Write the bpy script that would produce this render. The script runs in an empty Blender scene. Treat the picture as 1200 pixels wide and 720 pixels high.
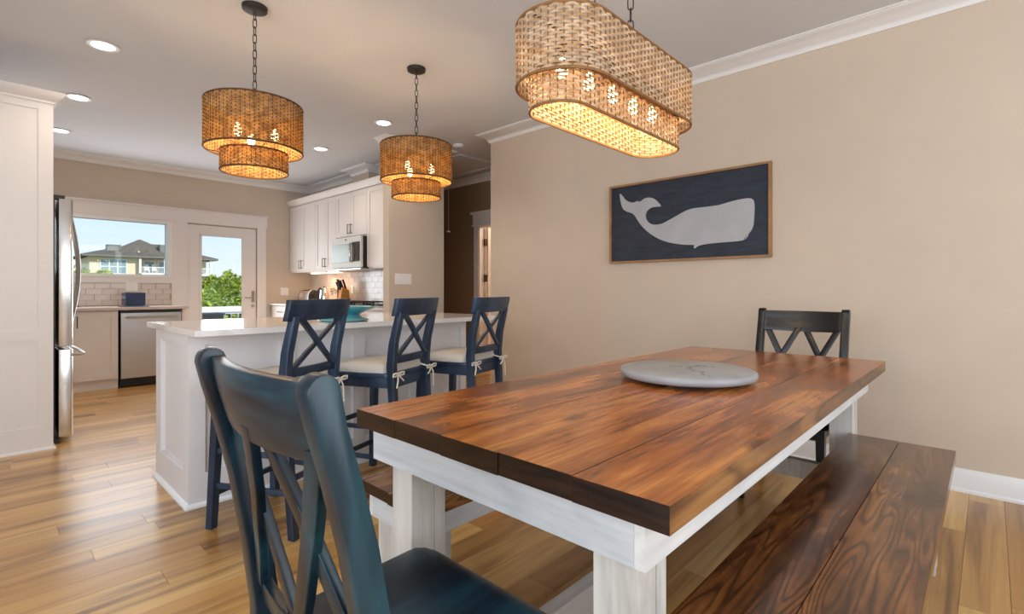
import bpy, bmesh, math, random
from mathutils import Vector, Matrix
random.seed(7)
S = bpy.context.scene
COL = S.collection
R = math.radians

# ------------------------------------------------------------------ camera
cam_d = bpy.data.cameras.new('camera')
cam = bpy.data.objects.new('camera', cam_d)
COL.objects.link(cam)
S.camera = cam
FPX = 591.6
cam_d.sensor_width = 36.0
cam_d.lens = FPX * 36.0 / 1200.0
cam_d.shift_y = -19.0 / 1200.0
cam_d.clip_start = 0.05
cam_d.clip_end = 400
AZ = math.atan2(560.0, FPX)            # heading of the view, measured from +X
cam.location = (0, 0, 1.10)
cam.rotation_euler = (R(90), 0, AZ - R(90))

# ------------------------------------------------------------------ world, lights, exposure
S.view_settings.view_transform = 'Standard'
S.view_settings.look = 'None'
S.view_settings.gamma = 1.0
S.view_settings.exposure = 0.0
S.view_settings.use_curve_mapping = False
S.render.film_transparent = False

W = bpy.data.worlds.new('sky')
S.world = W
W.use_nodes = True
wn, wl = W.node_tree.nodes, W.node_tree.links
wn.clear()
wo = wn.new('ShaderNodeOutputWorld')
bg = wn.new('ShaderNodeBackground')
tc = wn.new('ShaderNodeTexCoord')
sx = wn.new('ShaderNodeSeparateXYZ')
rp = wn.new('ShaderNodeValToRGB')
wl.new(tc.outputs['Generated'], sx.inputs[0])
wl.new(sx.outputs['Z'], rp.inputs[0])
wl.new(rp.outputs[0], bg.inputs[0])
wl.new(bg.outputs[0], wo.inputs[0])
e = rp.color_ramp.elements
e[0].position = 0.0; e[0].color = (0.86, 0.95, 1.0, 1)
e[1].position = 0.20; e[1].color = (0.50, 0.78, 1.0, 1)
x = rp.color_ramp.elements.new(0.6); x.color = (0.30, 0.55, 0.92, 1)
bg.inputs[1].default_value = 1.1


def light(name, kind, loc, energy, color=(1, 1, 1), size=0.1, size_y=None, direction=None, spot=None):
    d = bpy.data.lights.new(name, kind)
    d.energy = energy
    d.color = color
    if kind == 'AREA':
        d.size = size
        if size_y:
            d.shape = 'RECTANGLE'; d.size_y = size_y
    elif kind == 'SUN':
        d.angle = size
    else:
        d.shadow_soft_size = size
    if kind == 'SPOT':
        d.spot_size = spot; d.spot_blend = 0.6
    o = bpy.data.objects.new(name, d)
    COL.objects.link(o)
    o.location = loc
    if direction is not None:
        o.rotation_euler = Vector(direction).to_track_quat('-Z', 'Y').to_euler()
    return o


light('sunlight', 'SUN', (20, -30, 30), 4.2, (1, 0.96, 0.9), R(0.6), direction=(-0.35, 0.70, -0.62))
# daylight through the windows of the walls beside and behind the photographer
light('window_daylight', 'AREA', (-2.05, 1.0, 1.45), 54, (0.90, 0.95, 1.0), 2.6, 1.9, direction=(1, 0.05, -0.02))
light('window_daylight', 'AREA', (-2.05, -1.3, 1.45), 40, (0.90, 0.95, 1.0), 1.6, 1.9, direction=(1, 0.1, -0.02))
light('window_daylight', 'AREA', (1.2, -2.45, 1.45), 64, (0.92, 0.96, 1.0), 3.4, 1.9, direction=(0.1, 1, 0))
# daylight through the kitchen window and the glass door
light('window_daylight', 'AREA', (1.0, 7.87, 1.645), 16, (0.92, 0.96, 1.0), 1.36, 0.66, direction=(0, -1, 0))
light('window_daylight', 'AREA', (2.383, 7.90, 1.06), 20, (0.92, 0.96, 1.0), 0.52, 1.6, direction=(0, -1, 0))


# ------------------------------------------------------------------ materials
MATS = {}


def nodes_of(name):
    m = bpy.data.materials.new(name)
    m.use_nodes = True
    nt = m.node_tree
    b = nt.nodes['Principled BSDF']
    MATS[name] = m
    return m, nt, nt.nodes, nt.links, b


def srgb(r, g, b):
    f = lambda c: (c / 12.92) if c <= 0.04045 else ((c + 0.055) / 1.055) ** 2.4
    return (f(r / 255), f(g / 255), f(b / 255), 1)


def ramp(n, stops):
    r = n.new('ShaderNodeValToRGB')
    el = r.color_ramp.elements
    while len(el) > 1:
        el.remove(el[0])
    el[0].position, el[0].color = stops[0]
    for p, c in stops[1:]:
        q = el.new(p); q.color = c
    return r


def coords(n, l, scale=(1, 1, 1), rnd=True):
    """object coordinates scaled, shifted by the object's random number"""
    t = n.new('ShaderNodeTexCoord')
    mp = n.new('ShaderNodeMapping')
    mp.inputs['Scale'].default_value = scale
    if rnd:
        oi = n.new('ShaderNodeObjectInfo')
        mu = n.new('ShaderNodeMath'); mu.operation = 'MULTIPLY'; mu.inputs[1].default_value = 53.0
        cb = n.new('ShaderNodeCombineXYZ')
        l.new(oi.outputs['Random'], mu.inputs[0])
        l.new(mu.outputs[0], cb.inputs[0]); l.new(mu.outputs[0], cb.inputs[1]); l.new(mu.outputs[0], cb.inputs[2])
        ad = n.new('ShaderNodeVectorMath'); ad.operation = 'ADD'
        l.new(t.outputs['Object'], mp.inputs[0])
        l.new(mp.outputs[0], ad.inputs[0]); l.new(cb.outputs[0], ad.inputs[1])
        return ad.outputs[0]
    l.new(t.outputs['Object'], mp.inputs[0])
    return mp.outputs[0]


def noise(n, l, vec, scale, detail=3, rough=0.55, dist=0.0):
    t = n.new('ShaderNodeTexNoise')
    t.inputs['Scale'].default_value = scale
    t.inputs['Detail'].default_value = detail
    t.inputs['Roughness'].default_value = rough
    t.inputs['Distortion'].default_value = dist
    l.new(vec, t.inputs['Vector'])
    return t.outputs['Fac']


def mixc(n, l, fac, a, b, mode='MIX'):
    m = n.new('ShaderNodeMix'); m.data_type = 'RGBA'; m.blend_type = mode
    for s, v in ((0, fac), (6, a), (7, b)):
        if hasattr(v, 'is_linked'):
            l.new(v, m.inputs[s])
        else:
            m.inputs[s].default_value = v
    return m.outputs[2]


def bump(n, l, b, h, strength=0.2, dist=0.002):
    bp = n.new('ShaderNodeBump')
    bp.inputs['Strength'].default_value = strength
    bp.inputs['Distance'].default_value = dist
    l.new(h, bp.inputs['Height'])
    l.new(bp.outputs[0], b.inputs['Normal'])


def plain(name, color, rough=0.5, metal=0.0, var=0.0, bumps=0.0, bscale=60, coat=0.0, spec=None, scale=(1, 1, 1), vscale=4):
    m, nt, n, l, b = nodes_of(name)
    b.inputs['Base Color'].default_value = color
    b.inputs['Roughness'].default_value = rough
    b.inputs['Metallic'].default_value = metal
    b.inputs['Coat Weight'].default_value = coat
    if spec is not None:
        b.inputs['Specular IOR Level'].default_value = spec
    v = coords(n, l, scale, rnd=False)
    f = noise(n, l, v, vscale, 4)
    d = tuple(c * (1 - var) for c in color[:3]) + (1,)
    u = tuple(min(1, c * (1 + var)) for c in color[:3]) + (1,)
    r = ramp(n, [(0.3, d), (0.7, u)])
    l.new(f, r.inputs[0]); l.new(r.outputs[0], b.inputs['Base Color'])
    if bumps:
        bump(n, l, b, noise(n, l, v, bscale, 3), bumps)
    return m


def emit(name, color, strength):
    m, nt, n, l, b = nodes_of(name)
    b.inputs['Base Color'].default_value = color
    b.inputs['Emission Color'].default_value = color
    b.inputs['Emission Strength'].default_value = strength
    return m


def wood(name, dark, mid, lite, axis=0, rough=0.3, grain=1.0, blotch=0.5, coat=0.15, bmp=0.25, ring=9.0, fines=0.6, knots=0.0):
    """stained board with long grain along the object's axis"""
    m, nt, n, l, b = nodes_of(name)
    sc = [7.0, 7.0, 7.0]; sc[axis] = 0.8
    v = coords(n, l, tuple(sc))
    sc2 = [60.0, 60.0, 60.0]; sc2[axis] = 1.6
    v2 = coords(n, l, tuple(sc2))
    sc3 = [9.0, 9.0, 9.0]; sc3[axis] = 2.2
    v3 = coords(n, l, tuple(sc3))
    wv = n.new('ShaderNodeTexNoise')
    wv.inputs['Scale'].default_value = 1.0; wv.inputs['Detail'].default_value = 2.0
    l.new(v, wv.inputs['Vector'])
    mu = n.new('ShaderNodeMath'); mu.operation = 'MULTIPLY'; mu.inputs[1].default_value = ring
    l.new(wv.outputs['Fac'], mu.inputs[0])
    fr = n.new('ShaderNodeMath'); fr.operation = 'PINGPONG'; fr.inputs[1].default_value = 0.5
    l.new(mu.outputs[0], fr.inputs[0])
    rings = ramp(n, [(0.0, (0, 0, 0, 1)), (0.22, (0.75, 0.75, 0.75, 1)), (0.5, (1, 1, 1, 1))])
    l.new(fr.outputs[0], rings.inputs[0])
    fine = noise(n, l, v2, 1.0, 4, 0.6)
    blot = noise(n, l, v3, 1.0, 4, 0.6, 0.4)
    base = ramp(n, [(0.32, dark), (0.5, mid), (0.70, lite)])
    l.new(blot, base.inputs[0])
    c1 = mixc(n, l, grain * 0.6, base.outputs[0], rings.outputs[0], 'MULTIPLY')
    fr2 = ramp(n, [(0.35, (0.45, 0.42, 0.40, 1)), (0.6, (1.1, 1.1, 1.1, 1))])
    l.new(fine, fr2.inputs[0])
    c2 = mixc(n, l, fines, c1, fr2.outputs[0], 'MULTIPLY')
    if knots:
        sk = [5.0, 5.0, 5.0]; sk[axis] = 2.2
        vo = n.new('ShaderNodeTexVoronoi'); vo.inputs['Scale'].default_value = 1.0
        l.new(coords(n, l, tuple(sk)), vo.inputs['Vector'])
        kr = ramp(n, [(0.0, (0.06, 0.04, 0.03, 1)), (0.07, (0.25, 0.2, 0.16, 1)), (0.16, (1, 1, 1, 1))])
        l.new(vo.outputs['Distance'], kr.inputs[0])
        c2 = mixc(n, l, knots, c2, kr.outputs[0], 'MULTIPLY')
    l.new(c2, b.inputs['Base Color'])
    b.inputs['Roughness'].default_value = rough
    b.inputs['Coat Weight'].default_value = coat
    b.inputs['Coat Roughness'].default_value = 0.2
    bump(n, l, b, fine, bmp, 0.001)
    return m


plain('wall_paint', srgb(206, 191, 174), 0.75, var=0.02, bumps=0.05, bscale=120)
plain('hall_paint_shaded', srgb(150, 130, 108), 0.8, var=0.02)  # the unlit hallway's shade is put into this darker brown
plain('ceiling_paint', srgb(212, 215, 221), 0.85, var=0.01)
plain('trim_paint', srgb(234, 234, 235), 0.4, var=0.01)
plain('cabinet_paint', srgb(230, 224, 221), 0.42, var=0.01)
plain('island_paint', srgb(230, 227, 228), 0.45, var=0.01)
plain('quartz', srgb(226, 222, 220), 0.12, var=0.02, vscale=30, coat=0.3)
plain('laminate', srgb(206, 190, 176), 0.3, var=0.03)
plain('steel', srgb(190, 190, 190), 0.28, 1.0, var=0.04, scale=(1, 1, 30))
plain('steel_bright', srgb(215, 214, 212), 0.2, 1.0, var=0.02)
plain('micro_white', srgb(206, 208, 202), 0.45, 0.0, var=0.01)
plain('black_plastic', srgb(16, 16, 18), 0.35, var=0.1)
plain('black_glass', srgb(24, 28, 30), 0.05, 0.0, var=0.05, coat=1.0)
plain('micro_glass_reflect', srgb(128, 142, 138), 0.3, 0.0, var=0.1, coat=0.1)  # pale green carries the window's reflection in the glass colour
plain('bronze', srgb(86, 70, 58), 0.35, 0.8, var=0.1)
plain('iron', srgb(58, 54, 52), 0.5, 0.6, var=0.15, vscale=30)
plain('nickel', srgb(170, 165, 160), 0.25, 1.0)
plain('tile_glaze', srgb(214, 202, 194), 0.22, var=0.06, vscale=9, bumps=0.25, bscale=22, coat=0.15)
plain('grout', srgb(178, 166, 157), 0.8)
plain('cushion_cloth', srgb(204, 199, 192), 0.95, var=0.04, bumps=0.5, bscale=220)
plain('tie_cloth', srgb(222, 216, 206), 0.9, var=0.03)
plain('navy_enamel', srgb(38, 60, 98), 0.3, var=0.1, coat=0.3)
plain('whale_white', srgb(176, 178, 182), 0.6, var=0.06, vscale=7)
plain('frame_wood', srgb(160, 120, 80), 0.55, var=0.2, scale=(2, 2, 2))
plain('plate_gray', srgb(156, 158, 162), 0.4, var=0.12, vscale=9)
plain('engrave_gray', srgb(112, 110, 108), 0.7)
plain('block_wood', srgb(206, 138, 56), 0.45, var=0.1, scale=(1, 1, 6))
plain('card', srgb(222, 198, 170), 0.7, var=0.1, vscale=30)
plain('print_dark', srgb(70, 60, 50), 0.7)
plain('plate_plastic', srgb(238, 232, 228), 0.35)
plain('house_wall', srgb(238, 216, 184), 0.8, var=0.03)
plain('house_trim', srgb(240, 240, 238), 0.6)
plain('house_pane', srgb(140, 165, 170), 0.1, var=0.1)
plain('deck_gray', srgb(205, 205, 205), 0.7, var=0.05)
plain('box_gray', srgb(120, 120, 112), 0.7, var=0.1)
plain('bark', srgb(90, 70, 50), 0.9, var=0.2)
plain('ground_green', srgb(110, 120, 70), 0.95, var=0.3)
plain('warm_room', srgb(232, 205, 175), 0.8)
plain('inner_frame', srgb(120, 92, 60), 0.7)

# shingles of the neighbouring roof
m, nt, n, l, b = nodes_of('roof_shingle')
v = coords(n, l, (1, 1, 1), False)
r_ = ramp(n, [(0.3, srgb(78, 72, 62)), (0.7, srgb(122, 112, 96))])
l.new(noise(n, l, v, 2.5, 6, 0.8), r_.inputs[0]); l.new(r_.outputs[0], b.inputs['Base Color'])
b.inputs['Roughness'].default_value = 0.95

# foliage
for nm, a_, b_ in (('leaf_green', (64, 92, 18), (186, 200, 58)), ('leaf_pale', (96, 130, 50), (190, 205, 130))):
    m, nt, n, l, b = nodes_of(nm)
    v = coords(n, l, (1, 1, 1), False)
    r_ = ramp(n, [(0.35, srgb(*a_)), (0.65, srgb(*b_))])
    l.new(noise(n, l, v, 2.2, 6, 0.8), r_.inputs[0]); l.new(r_.outputs[0], b.inputs['Base Color'])
    b.inputs['Roughness'].default_value = 0.6

# floor oak
m, nt, n, l, b = nodes_of('oak_floor')
v = coords(n, l, (0.55, 7.0, 7.0))
v2 = coords(n, l, (2.0, 70.0, 70.0))
oi = n.new('ShaderNodeObjectInfo')
cr = ramp(n, [(0.0, srgb(176, 128, 66)), (0.35, srgb(204, 158, 92)), (0.7, srgb(222, 182, 116)), (1.0, srgb(192, 144, 80))])
l.new(oi.outputs['Random'], cr.inputs[0])
nz = noise(n, l, v, 1.2, 4, 0.6, 0.6)
st = ramp(n, [(0.33, (0.22, 0.15, 0.10, 1)), (0.45, (0.74, 0.69, 0.62, 1)), (0.56, (1.0, 1.0, 1.0, 1)), (0.75, (1.14, 1.16, 1.16, 1))])
l.new(nz, st.inputs[0])
c = mixc(n, l, 0.8, cr.outputs[0], st.outputs[0], 'MULTIPLY')
f2 = noise(n, l, v2, 1.0, 4, 0.6)
s2 = ramp(n, [(0.3, (0.78, 0.76, 0.74, 1)), (0.6, (1.04, 1.04, 1.04, 1))])
l.new(f2, s2.inputs[0])
c = mixc(n, l, 0.5, c, s2.outputs[0], 'MULTIPLY')
l.new(c, b.inputs['Base Color'])
b.inputs['Roughness'].default_value = 0.3
b.inputs['Coat Weight'].default_value = 0.25
b.inputs['Coat Roughness'].default_value = 0.22
bump(n, l, b, f2, 0.15, 0.001)

wood('table_stain', srgb(96, 46, 16), srgb(178, 100, 38), srgb(222, 146, 68), 0, 0.26, 0.2, coat=0.35, knots=0.8, ring=14, fines=0.75)
wood('table_edge', srgb(70, 40, 20), srgb(128, 84, 46), srgb(170, 122, 72), 0, 0.4, 1.0)
wood('end_grain', srgb(20, 12, 9), srgb(44, 26, 17), srgb(78, 50, 32), 1, 0.35, 1.0, ring=16)
wood('bench_stain', srgb(56, 30, 14), srgb(116, 72, 38), srgb(166, 110, 60), 0, 0.26, 1.2, ring=30, coat=0.35, knots=0.6)
wood('white_wash', srgb(180, 177, 172), srgb(206, 203, 198), srgb(220, 218, 213), 2, 0.5, 0.06, coat=0.0, bmp=0.3, fines=0.16)
wood('white_wash_long', srgb(198, 200, 202), srgb(216, 218, 219), srgb(228, 229, 229), 0, 0.5, 0.06, coat=0.0, bmp=0.3, fines=0.16)
wood('white_wash_cross', srgb(176, 182, 188), srgb(200, 205, 210), srgb(216, 219, 222), 1, 0.5, 0.06, coat=0.0, bmp=0.3, fines=0.2)  # bluer, darker than the side aprons: daylight's tint put into the whitewash
for sfx, ax_ in (('', 2), ('_cross', 1), ('_deep', 0)):
    wood('chair_teal' + sfx, srgb(3, 15, 26), srgb(8, 36, 52), srgb(24, 72, 86), ax_, 0.3, 0.1, coat=0.0, bmp=0.1, fines=0.3)
    wood('chair_black' + sfx, srgb(2, 4, 8), srgb(5, 8, 15), srgb(12, 18, 30), ax_, 0.3, 0.1, coat=0.0, bmp=0.1, fines=0.2)
wood('stool_navy', srgb(22, 38, 56), srgb(34, 53, 76), srgb(50, 74, 100), 2, 0.4, 0.1, coat=0.1, bmp=0.15, fines=0.25)

# distressed navy board of the picture
m, nt, n, l, b = nodes_of('distressed_navy')
v = coords(n, l, (5, 5, 26), False)
v2 = coords(n, l, (30, 30, 9), False)
r1 = ramp(n, [(0.3, srgb(24, 32, 46)), (0.7, srgb(46, 56, 72))])
l.new(noise(n, l, v, 1, 5, 0.7), r1.inputs[0])
r2 = ramp(n, [(0.66, (0, 0, 0, 1)), (0.76, (0.5, 0.5, 0.5, 1))])
l.new(noise(n, l, v2, 1, 5, 0.7), r2.inputs[0])
c = mixc(n, l, r2.outputs[0], r1.outputs[0], srgb(130, 126, 118))
l.new(c, b.inputs['Base Color']); b.inputs['Roughness'].default_value = 0.6


# wicker: strand colour changes along each strand, a little light passes through
def wicker(name, dark, lite, trans):
    m, nt, n, l, b = nodes_of(name)
    v = coords(n, l, (1, 1, 1), False)
    r1 = ramp(n, [(0.35, dark), (0.65, lite)])
    l.new(noise(n, l, v, 26, 2, 0.5), r1.inputs[0])
    l.new(r1.outputs[0], b.inputs['Base Color'])
    b.inputs['Roughness'].default_value = 0.65
    tr = n.new('ShaderNodeBsdfTranslucent'); l.new(r1.outputs[0], tr.inputs[0])
    mx = n.new('ShaderNodeMixShader'); mx.inputs[0].default_value = trans
    l.new(b.outputs[0], mx.inputs[1]); l.new(tr.outputs[0], mx.inputs[2])
    l.new(mx.outputs[0], n['Material Output'].inputs['Surface'])


wicker('wicker_gold', srgb(160, 112, 48), srgb(212, 162, 84), 0.35)
wicker('wicker_daylit', srgb(192, 160, 120), srgb(226, 206, 178), 0.35)  # paler than the pendants' wicker: daylight put into the strand colour
plain('stake_dark', srgb(84, 52, 22), 0.7, var=0.2, vscale=40)
plain('stake_brown', srgb(136, 96, 54), 0.7, var=0.2, vscale=40)
emit('bulb_glow', (1.0, 0.80, 0.50, 1), 12)
emit('downlight_glow', (1.0, 0.96, 0.90, 1), 9)
emit('strip_glow', (1.0, 0.82, 0.62, 1), 3)
plain('shade_liner', srgb(230, 170, 80), 0.8)

# teal glass bowl
m, nt, n, l, b = nodes_of('teal_ceramic')
tcn = n.new('ShaderNodeTexCoord'); sp = n.new('ShaderNodeSeparateXYZ'); l.new(tcn.outputs['Object'], sp.inputs[0])
r1 = ramp(n, [(0.0, srgb(150, 196, 196)), (0.25, srgb(120, 185, 190)), (0.5, srgb(30, 140, 165)), (1.0, srgb(60, 170, 190))])
mr = n.new('ShaderNodeMapRange'); mr.inputs[2].default_value = 0.085
l.new(sp.outputs['Z'], mr.inputs[0]); l.new(mr.outputs[0], r1.inputs[0]); l.new(r1.outputs[0], b.inputs['Base Color'])
b.inputs['Roughness'].default_value = 0.1; b.inputs['Coat Weight'].default_value = 0.8

# thin window glass
m, nt, n, l, b = nodes_of('window_glass')
tp = n.new('ShaderNodeBsdfTransparent'); gl = n.new('ShaderNodeBsdfGlossy'); gl.inputs['Roughness'].default_value = 0.01
lw = n.new('ShaderNodeFresnel'); lw.inputs[0].default_value = 1.35
mx = n.new('ShaderNodeMixShader')
l.new(lw.outputs[0], mx.inputs[0]); l.new(tp.outputs[0], mx.inputs[1]); l.new(gl.outputs[0], mx.inputs[2])
l.new(mx.outputs[0], n['Material Output'].inputs['Surface'])


# ------------------------------------------------------------------ mesh helpers
class MB:
    def __init__(s):
        s.bm = bmesh.new()

    def _bev(s, verts, bev, seg=2):
        if bev <= 0:
            return
        vs = set(verts)
        ed = [e_ for e_ in s.bm.edges if e_.verts[0] in vs and e_.verts[1] in vs]
        sharp = []
        for e_ in ed:
            if len(e_.link_faces) == 2:
                try:
                    if e_.calc_face_angle() > 0.6:
                        sharp.append(e_)
                except ValueError:
                    pass
        bmesh.ops.bevel(s.bm, geom=sharp, offset=bev, offset_type='OFFSET', segments=seg, profile=0.6, affect='EDGES', clamp_overlap=True)

    def box(s, x0, x1, y0, y1, z0, z1, bev=0.0, seg=2):
        v = [s.bm.verts.new(p) for p in ((x0, y0, z0), (x1, y0, z0), (x1, y1, z0), (x0, y1, z0),
                                         (x0, y0, z1), (x1, y0, z1), (x1, y1, z1), (x0, y1, z1))]
        for f in ((0, 3, 2, 1), (4, 5, 6, 7), (0, 1, 5, 4), (1, 2, 6, 5), (2, 3, 7, 6), (3, 0, 4, 7)):
            s.bm.faces.new([v[i] for i in f])
        s._bev(v, bev, seg)
        return s

    def hexa(s, bot, top, bev=0.0):
        v = [s.bm.verts.new(p) for p in list(bot) + list(top)]
        for f in ((0, 3, 2, 1), (4, 5, 6, 7), (0, 1, 5, 4), (1, 2, 6, 5), (2, 3, 7, 6), (3, 0, 4, 7)):
            s.bm.faces.new([v[i] for i in f])
        s._bev(v, bev)
        return s

    def prism(s, poly, axis, a0, a1, bev=0.0, seg=2):
        """poly: 2-D outline; axis 'x' -> (y,z), 'y' -> (x,z), 'z' -> (x,y)"""
        def P(p, a):
            return {'x': (a, p[0], p[1]), 'y': (p[0], a, p[1]), 'z': (p[0], p[1], a)}[axis]
        A = [s.bm.verts.new(P(p, a0)) for p in poly]
        B = [s.bm.verts.new(P(p, a1)) for p in poly]
        k = len(poly)
        f1 = s.bm.faces.new(A); f2 = s.bm.faces.new(B[::-1])
        for i in range(k):
            j = (i + 1) % k
            s.bm.faces.new([A[j], A[i], B[i], B[j]])
        bmesh.ops.recalc_face_normals(s.bm, faces=list({f for v in A + B for f in v.link_faces}))
        s._bev(A + B, bev, seg)
        return s

    def bar(s, p, q, w, t, up=(0, 0, 1), bev=0.0):
        """rectangular bar from p to q; w across (perpendicular to up), t along up"""
        p, q = Vector(p), Vector(q)
        d = (q - p).normalized(); u = Vector(up)
        sd = d.cross(u).normalized(); u2 = sd.cross(d).normalized()
        c = []
        for o in (p, q):
            for a, b_ in ((-1, -1), (1, -1), (1, 1), (-1, 1)):
                c.append(o + sd * a * w / 2 + u2 * b_ * t / 2)
        v = [s.bm.verts.new(x_) for x_ in c]
        fs = [s.bm.faces.new([v[i] for i in f]) for f in ((0, 3, 2, 1), (4, 5, 6, 7), (0, 1, 5, 4), (1, 2, 6, 5), (2, 3, 7, 6), (3, 0, 4, 7))]
        bmesh.ops.recalc_face_normals(s.bm, faces=fs)
        s._bev(v, bev)
        return s

    def tube(s, path, r, n_=8, closed=False, cap=True):
        P = [Vector(p) for p in path]
        k = len(P)
        rings = []
        prev = None
        for i, p in enumerate(P):
            if closed:
                d = (P[(i + 1) % k] - P[i - 1]).normalized()
            else:
                d = (P[min(i + 1, k - 1)] - P[max(i - 1, 0)]).normalized()
            if prev is None:
                a = Vector((0, 0, 1)) if abs(d.z) < 0.9 else Vector((1, 0, 0))
                u = d.cross(a).normalized()
            else:
                u = (prev - d * prev.dot(d)).normalized()
            prev = u
            w = d.cross(u)
            rr = r[i] if isinstance(r, (list, tuple)) else r
            rings.append([s.bm.verts.new(p + (u * math.cos(2 * math.pi * j / n_) + w * math.sin(2 * math.pi * j / n_)) * rr) for j in range(n_)])
        for i in range(k if closed else k - 1):
            A, B = rings[i], rings[(i + 1) % k]
            for j in range(n_):
                s.bm.faces.new([A[j], A[(j + 1) % n_], B[(j + 1) % n_], B[j]])
        if cap and not closed:
            s.bm.faces.new(rings[0][::-1]); s.bm.faces.new(rings[-1])
        return s

    def lathe(s, prof, n_=32, c=(0, 0, 0), closed=False):
        rings = []
        for r, z in prof:
            if r < 1e-6:
                rings.append([s.bm.verts.new((c[0], c[1], c[2] + z))])
            else:
                rings.append([s.bm.verts.new((c[0] + r * math.cos(2 * math.pi * j / n_), c[1] + r * math.sin(2 * math.pi * j / n_), c[2] + z)) for j in range(n_)])
        pr = list(zip(rings, rings[1:]))
        if closed:
            pr.append((rings[-1], rings[0]))
        fs = []
        for A, B in pr:
            for j in range(n_):
                a, b_ = A[j % len(A)], A[(j + 1) % len(A)]
                c_, d_ = B[(j + 1) % len(B)], B[j % len(B)]
                q = []
                for v in (a, b_, c_, d_):
                    if v not in q:
                        q.append(v)
                if len(q) > 2:
                    fs.append(s.bm.faces.new(q))
        bmesh.ops.recalc_face_normals(s.bm, faces=fs)
        return s

    def grid_slab(s, F, G, nu, nv, bev=0.0):
        """closed slab between two point functions F(u,v) and G(u,v)"""
        A = [[s.bm.verts.new(F(i / nu, j / nv)) for j in range(nv + 1)] for i in range(nu + 1)]
        B = [[s.bm.verts.new(G(i / nu, j / nv)) for j in range(nv + 1)] for i in range(nu + 1)]
        fs = []
        for i in range(nu):
            for j in range(nv):
                fs.append(s.bm.faces.new([A[i][j], A[i + 1][j], A[i + 1][j + 1], A[i][j + 1]]))
                fs.append(s.bm.faces.new([B[i][j], B[i][j + 1], B[i + 1][j + 1], B[i + 1][j]]))
        for i in range(nu):
            for j in (0, nv):
                fs.append(s.bm.faces.new([A[i][j], A[i + 1][j], B[i + 1][j], B[i][j]]))
        for j in range(nv):
            for i in (0, nu):
                fs.append(s.bm.faces.new([A[i][j], A[i][j + 1], B[i][j + 1], B[i][j]]))
        bmesh.ops.recalc_face_normals(s.bm, faces=fs)
        if bev:
            s._bev([v for r_ in A + B for v in r_], bev)
        return s

    def sweep(s, path, prof, closed=False):
        """sweep a profile (offset to the left of the path, z) along a mitred plan path"""
        k = len(path)
        rings = []
        for i in range(k):
            p = Vector(path[i])
            ds = []
            if i > 0 or closed:
                ds.append((p - Vector(path[i - 1])).normalized())
            if i < k - 1 or closed:
                ds.append((Vector(path[(i + 1) % k]) - p).normalized())
            ns = [Vector((-d.y, d.x)) for d in ds]
            if len(ns) == 2:
                nn = (ns[0] + ns[1]).normalized()
                nn = nn / max(0.2, nn.dot(ns[0]))
            else:
                nn = ns[0]
            rings.append([s.bm.verts.new((p.x + nn.x * o, p.y + nn.y * o, z)) for o, z in prof])
        m_ = len(prof)
        fs = []
        for i in range(k if closed else k - 1):
            A, B = rings[i], rings[(i + 1) % k]
            for j in range(m_):
                fs.append(s.bm.faces.new([A[j], A[(j + 1) % m_], B[(j + 1) % m_], B[j]]))
        if not closed:
            fs.append(s.bm.faces.new(rings[0])); fs.append(s.bm.faces.new(rings[-1][::-1]))
        bmesh.ops.recalc_face_normals(s.bm, faces=fs)
        return s

    def mesh(s, name, mat, angle=35):
        me = bpy.data.meshes.new(name)
        s.bm.to_mesh(me); s.bm.free()
        me.materials.append(MATS[mat])
        me.polygons.foreach_set('use_smooth', [True] * len(me.polygons))
        me.set_sharp_from_angle(angle=R(angle))
        return me

    def obj(s, name, mat, parent=None, loc=(0, 0, 0), rotz=0.0, angle=35):
        o = bpy.data.objects.new(name, s.mesh(name, mat, angle))
        COL.objects.link(o)
        o.location = loc; o.rotation_euler = (0, 0, rotz)
        if parent is not None:
            o.parent = parent
        return o


def link_mesh(name, me, parent=None, loc=(0, 0, 0), rot=(0, 0, 0)):
    o = bpy.data.objects.new(name, me)
    COL.objects.link(o)
    o.location = loc; o.rotation_euler = rot
    if parent is not None:
        o.parent = parent
    return o


def thing(name, label, cat, loc=(0, 0, 0), rotz=0.0, group=None):
    o = bpy.data.objects.new(name, None)
    o.empty_display_size = 0.1
    COL.objects.link(o)
    o.location = loc; o.rotation_euler = (0, 0, rotz)
    return tag(o, label, cat, group)


def tag(o, label, cat, group=None):
    o['label'] = label; o['category'] = cat
    if group:
        o['group'] = group
    return o


def struct(o, label=None):
    o['kind'] = 'structure'
    if label:
        o['label'] = label
    return o


def stuff(o):
    o['kind'] = 'stuff'
    return o


def copy_tree(o, parent=None):
    c = o.copy(); COL.objects.link(c)
    if parent is not None:
        c.parent = parent
    for ch in list(o.children):
        copy_tree(ch, c)
    return c


# ------------------------------------------------------------------ the room
XW, HALLX, YB, CE = 3.71, 4.94, 7.92, 2.74
XK = 3.65                                   # kitchen side of the kitchen's right wall
YP = 4.67                                   # partition that faces the camera

fl = MB().box(-2.3, 5.1, -2.7, 8.1, -0.12, -0.0145).obj('floor', 'oak_floor')
struct(fl, 'honey coloured oak plank floor')
PWD = 0.1345
me_cache = {}


def plank_mesh(length):
    key = round(length, 3)
    if key not in me_cache:
        me_cache[key] = MB().box(-length / 2, length / 2, -PWD / 2 + 0.0006, PWD / 2 - 0.0006, -0.014, 0.0, 0.0009, 1).mesh('plank', 'oak_floor')
    return me_cache[key]


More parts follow.
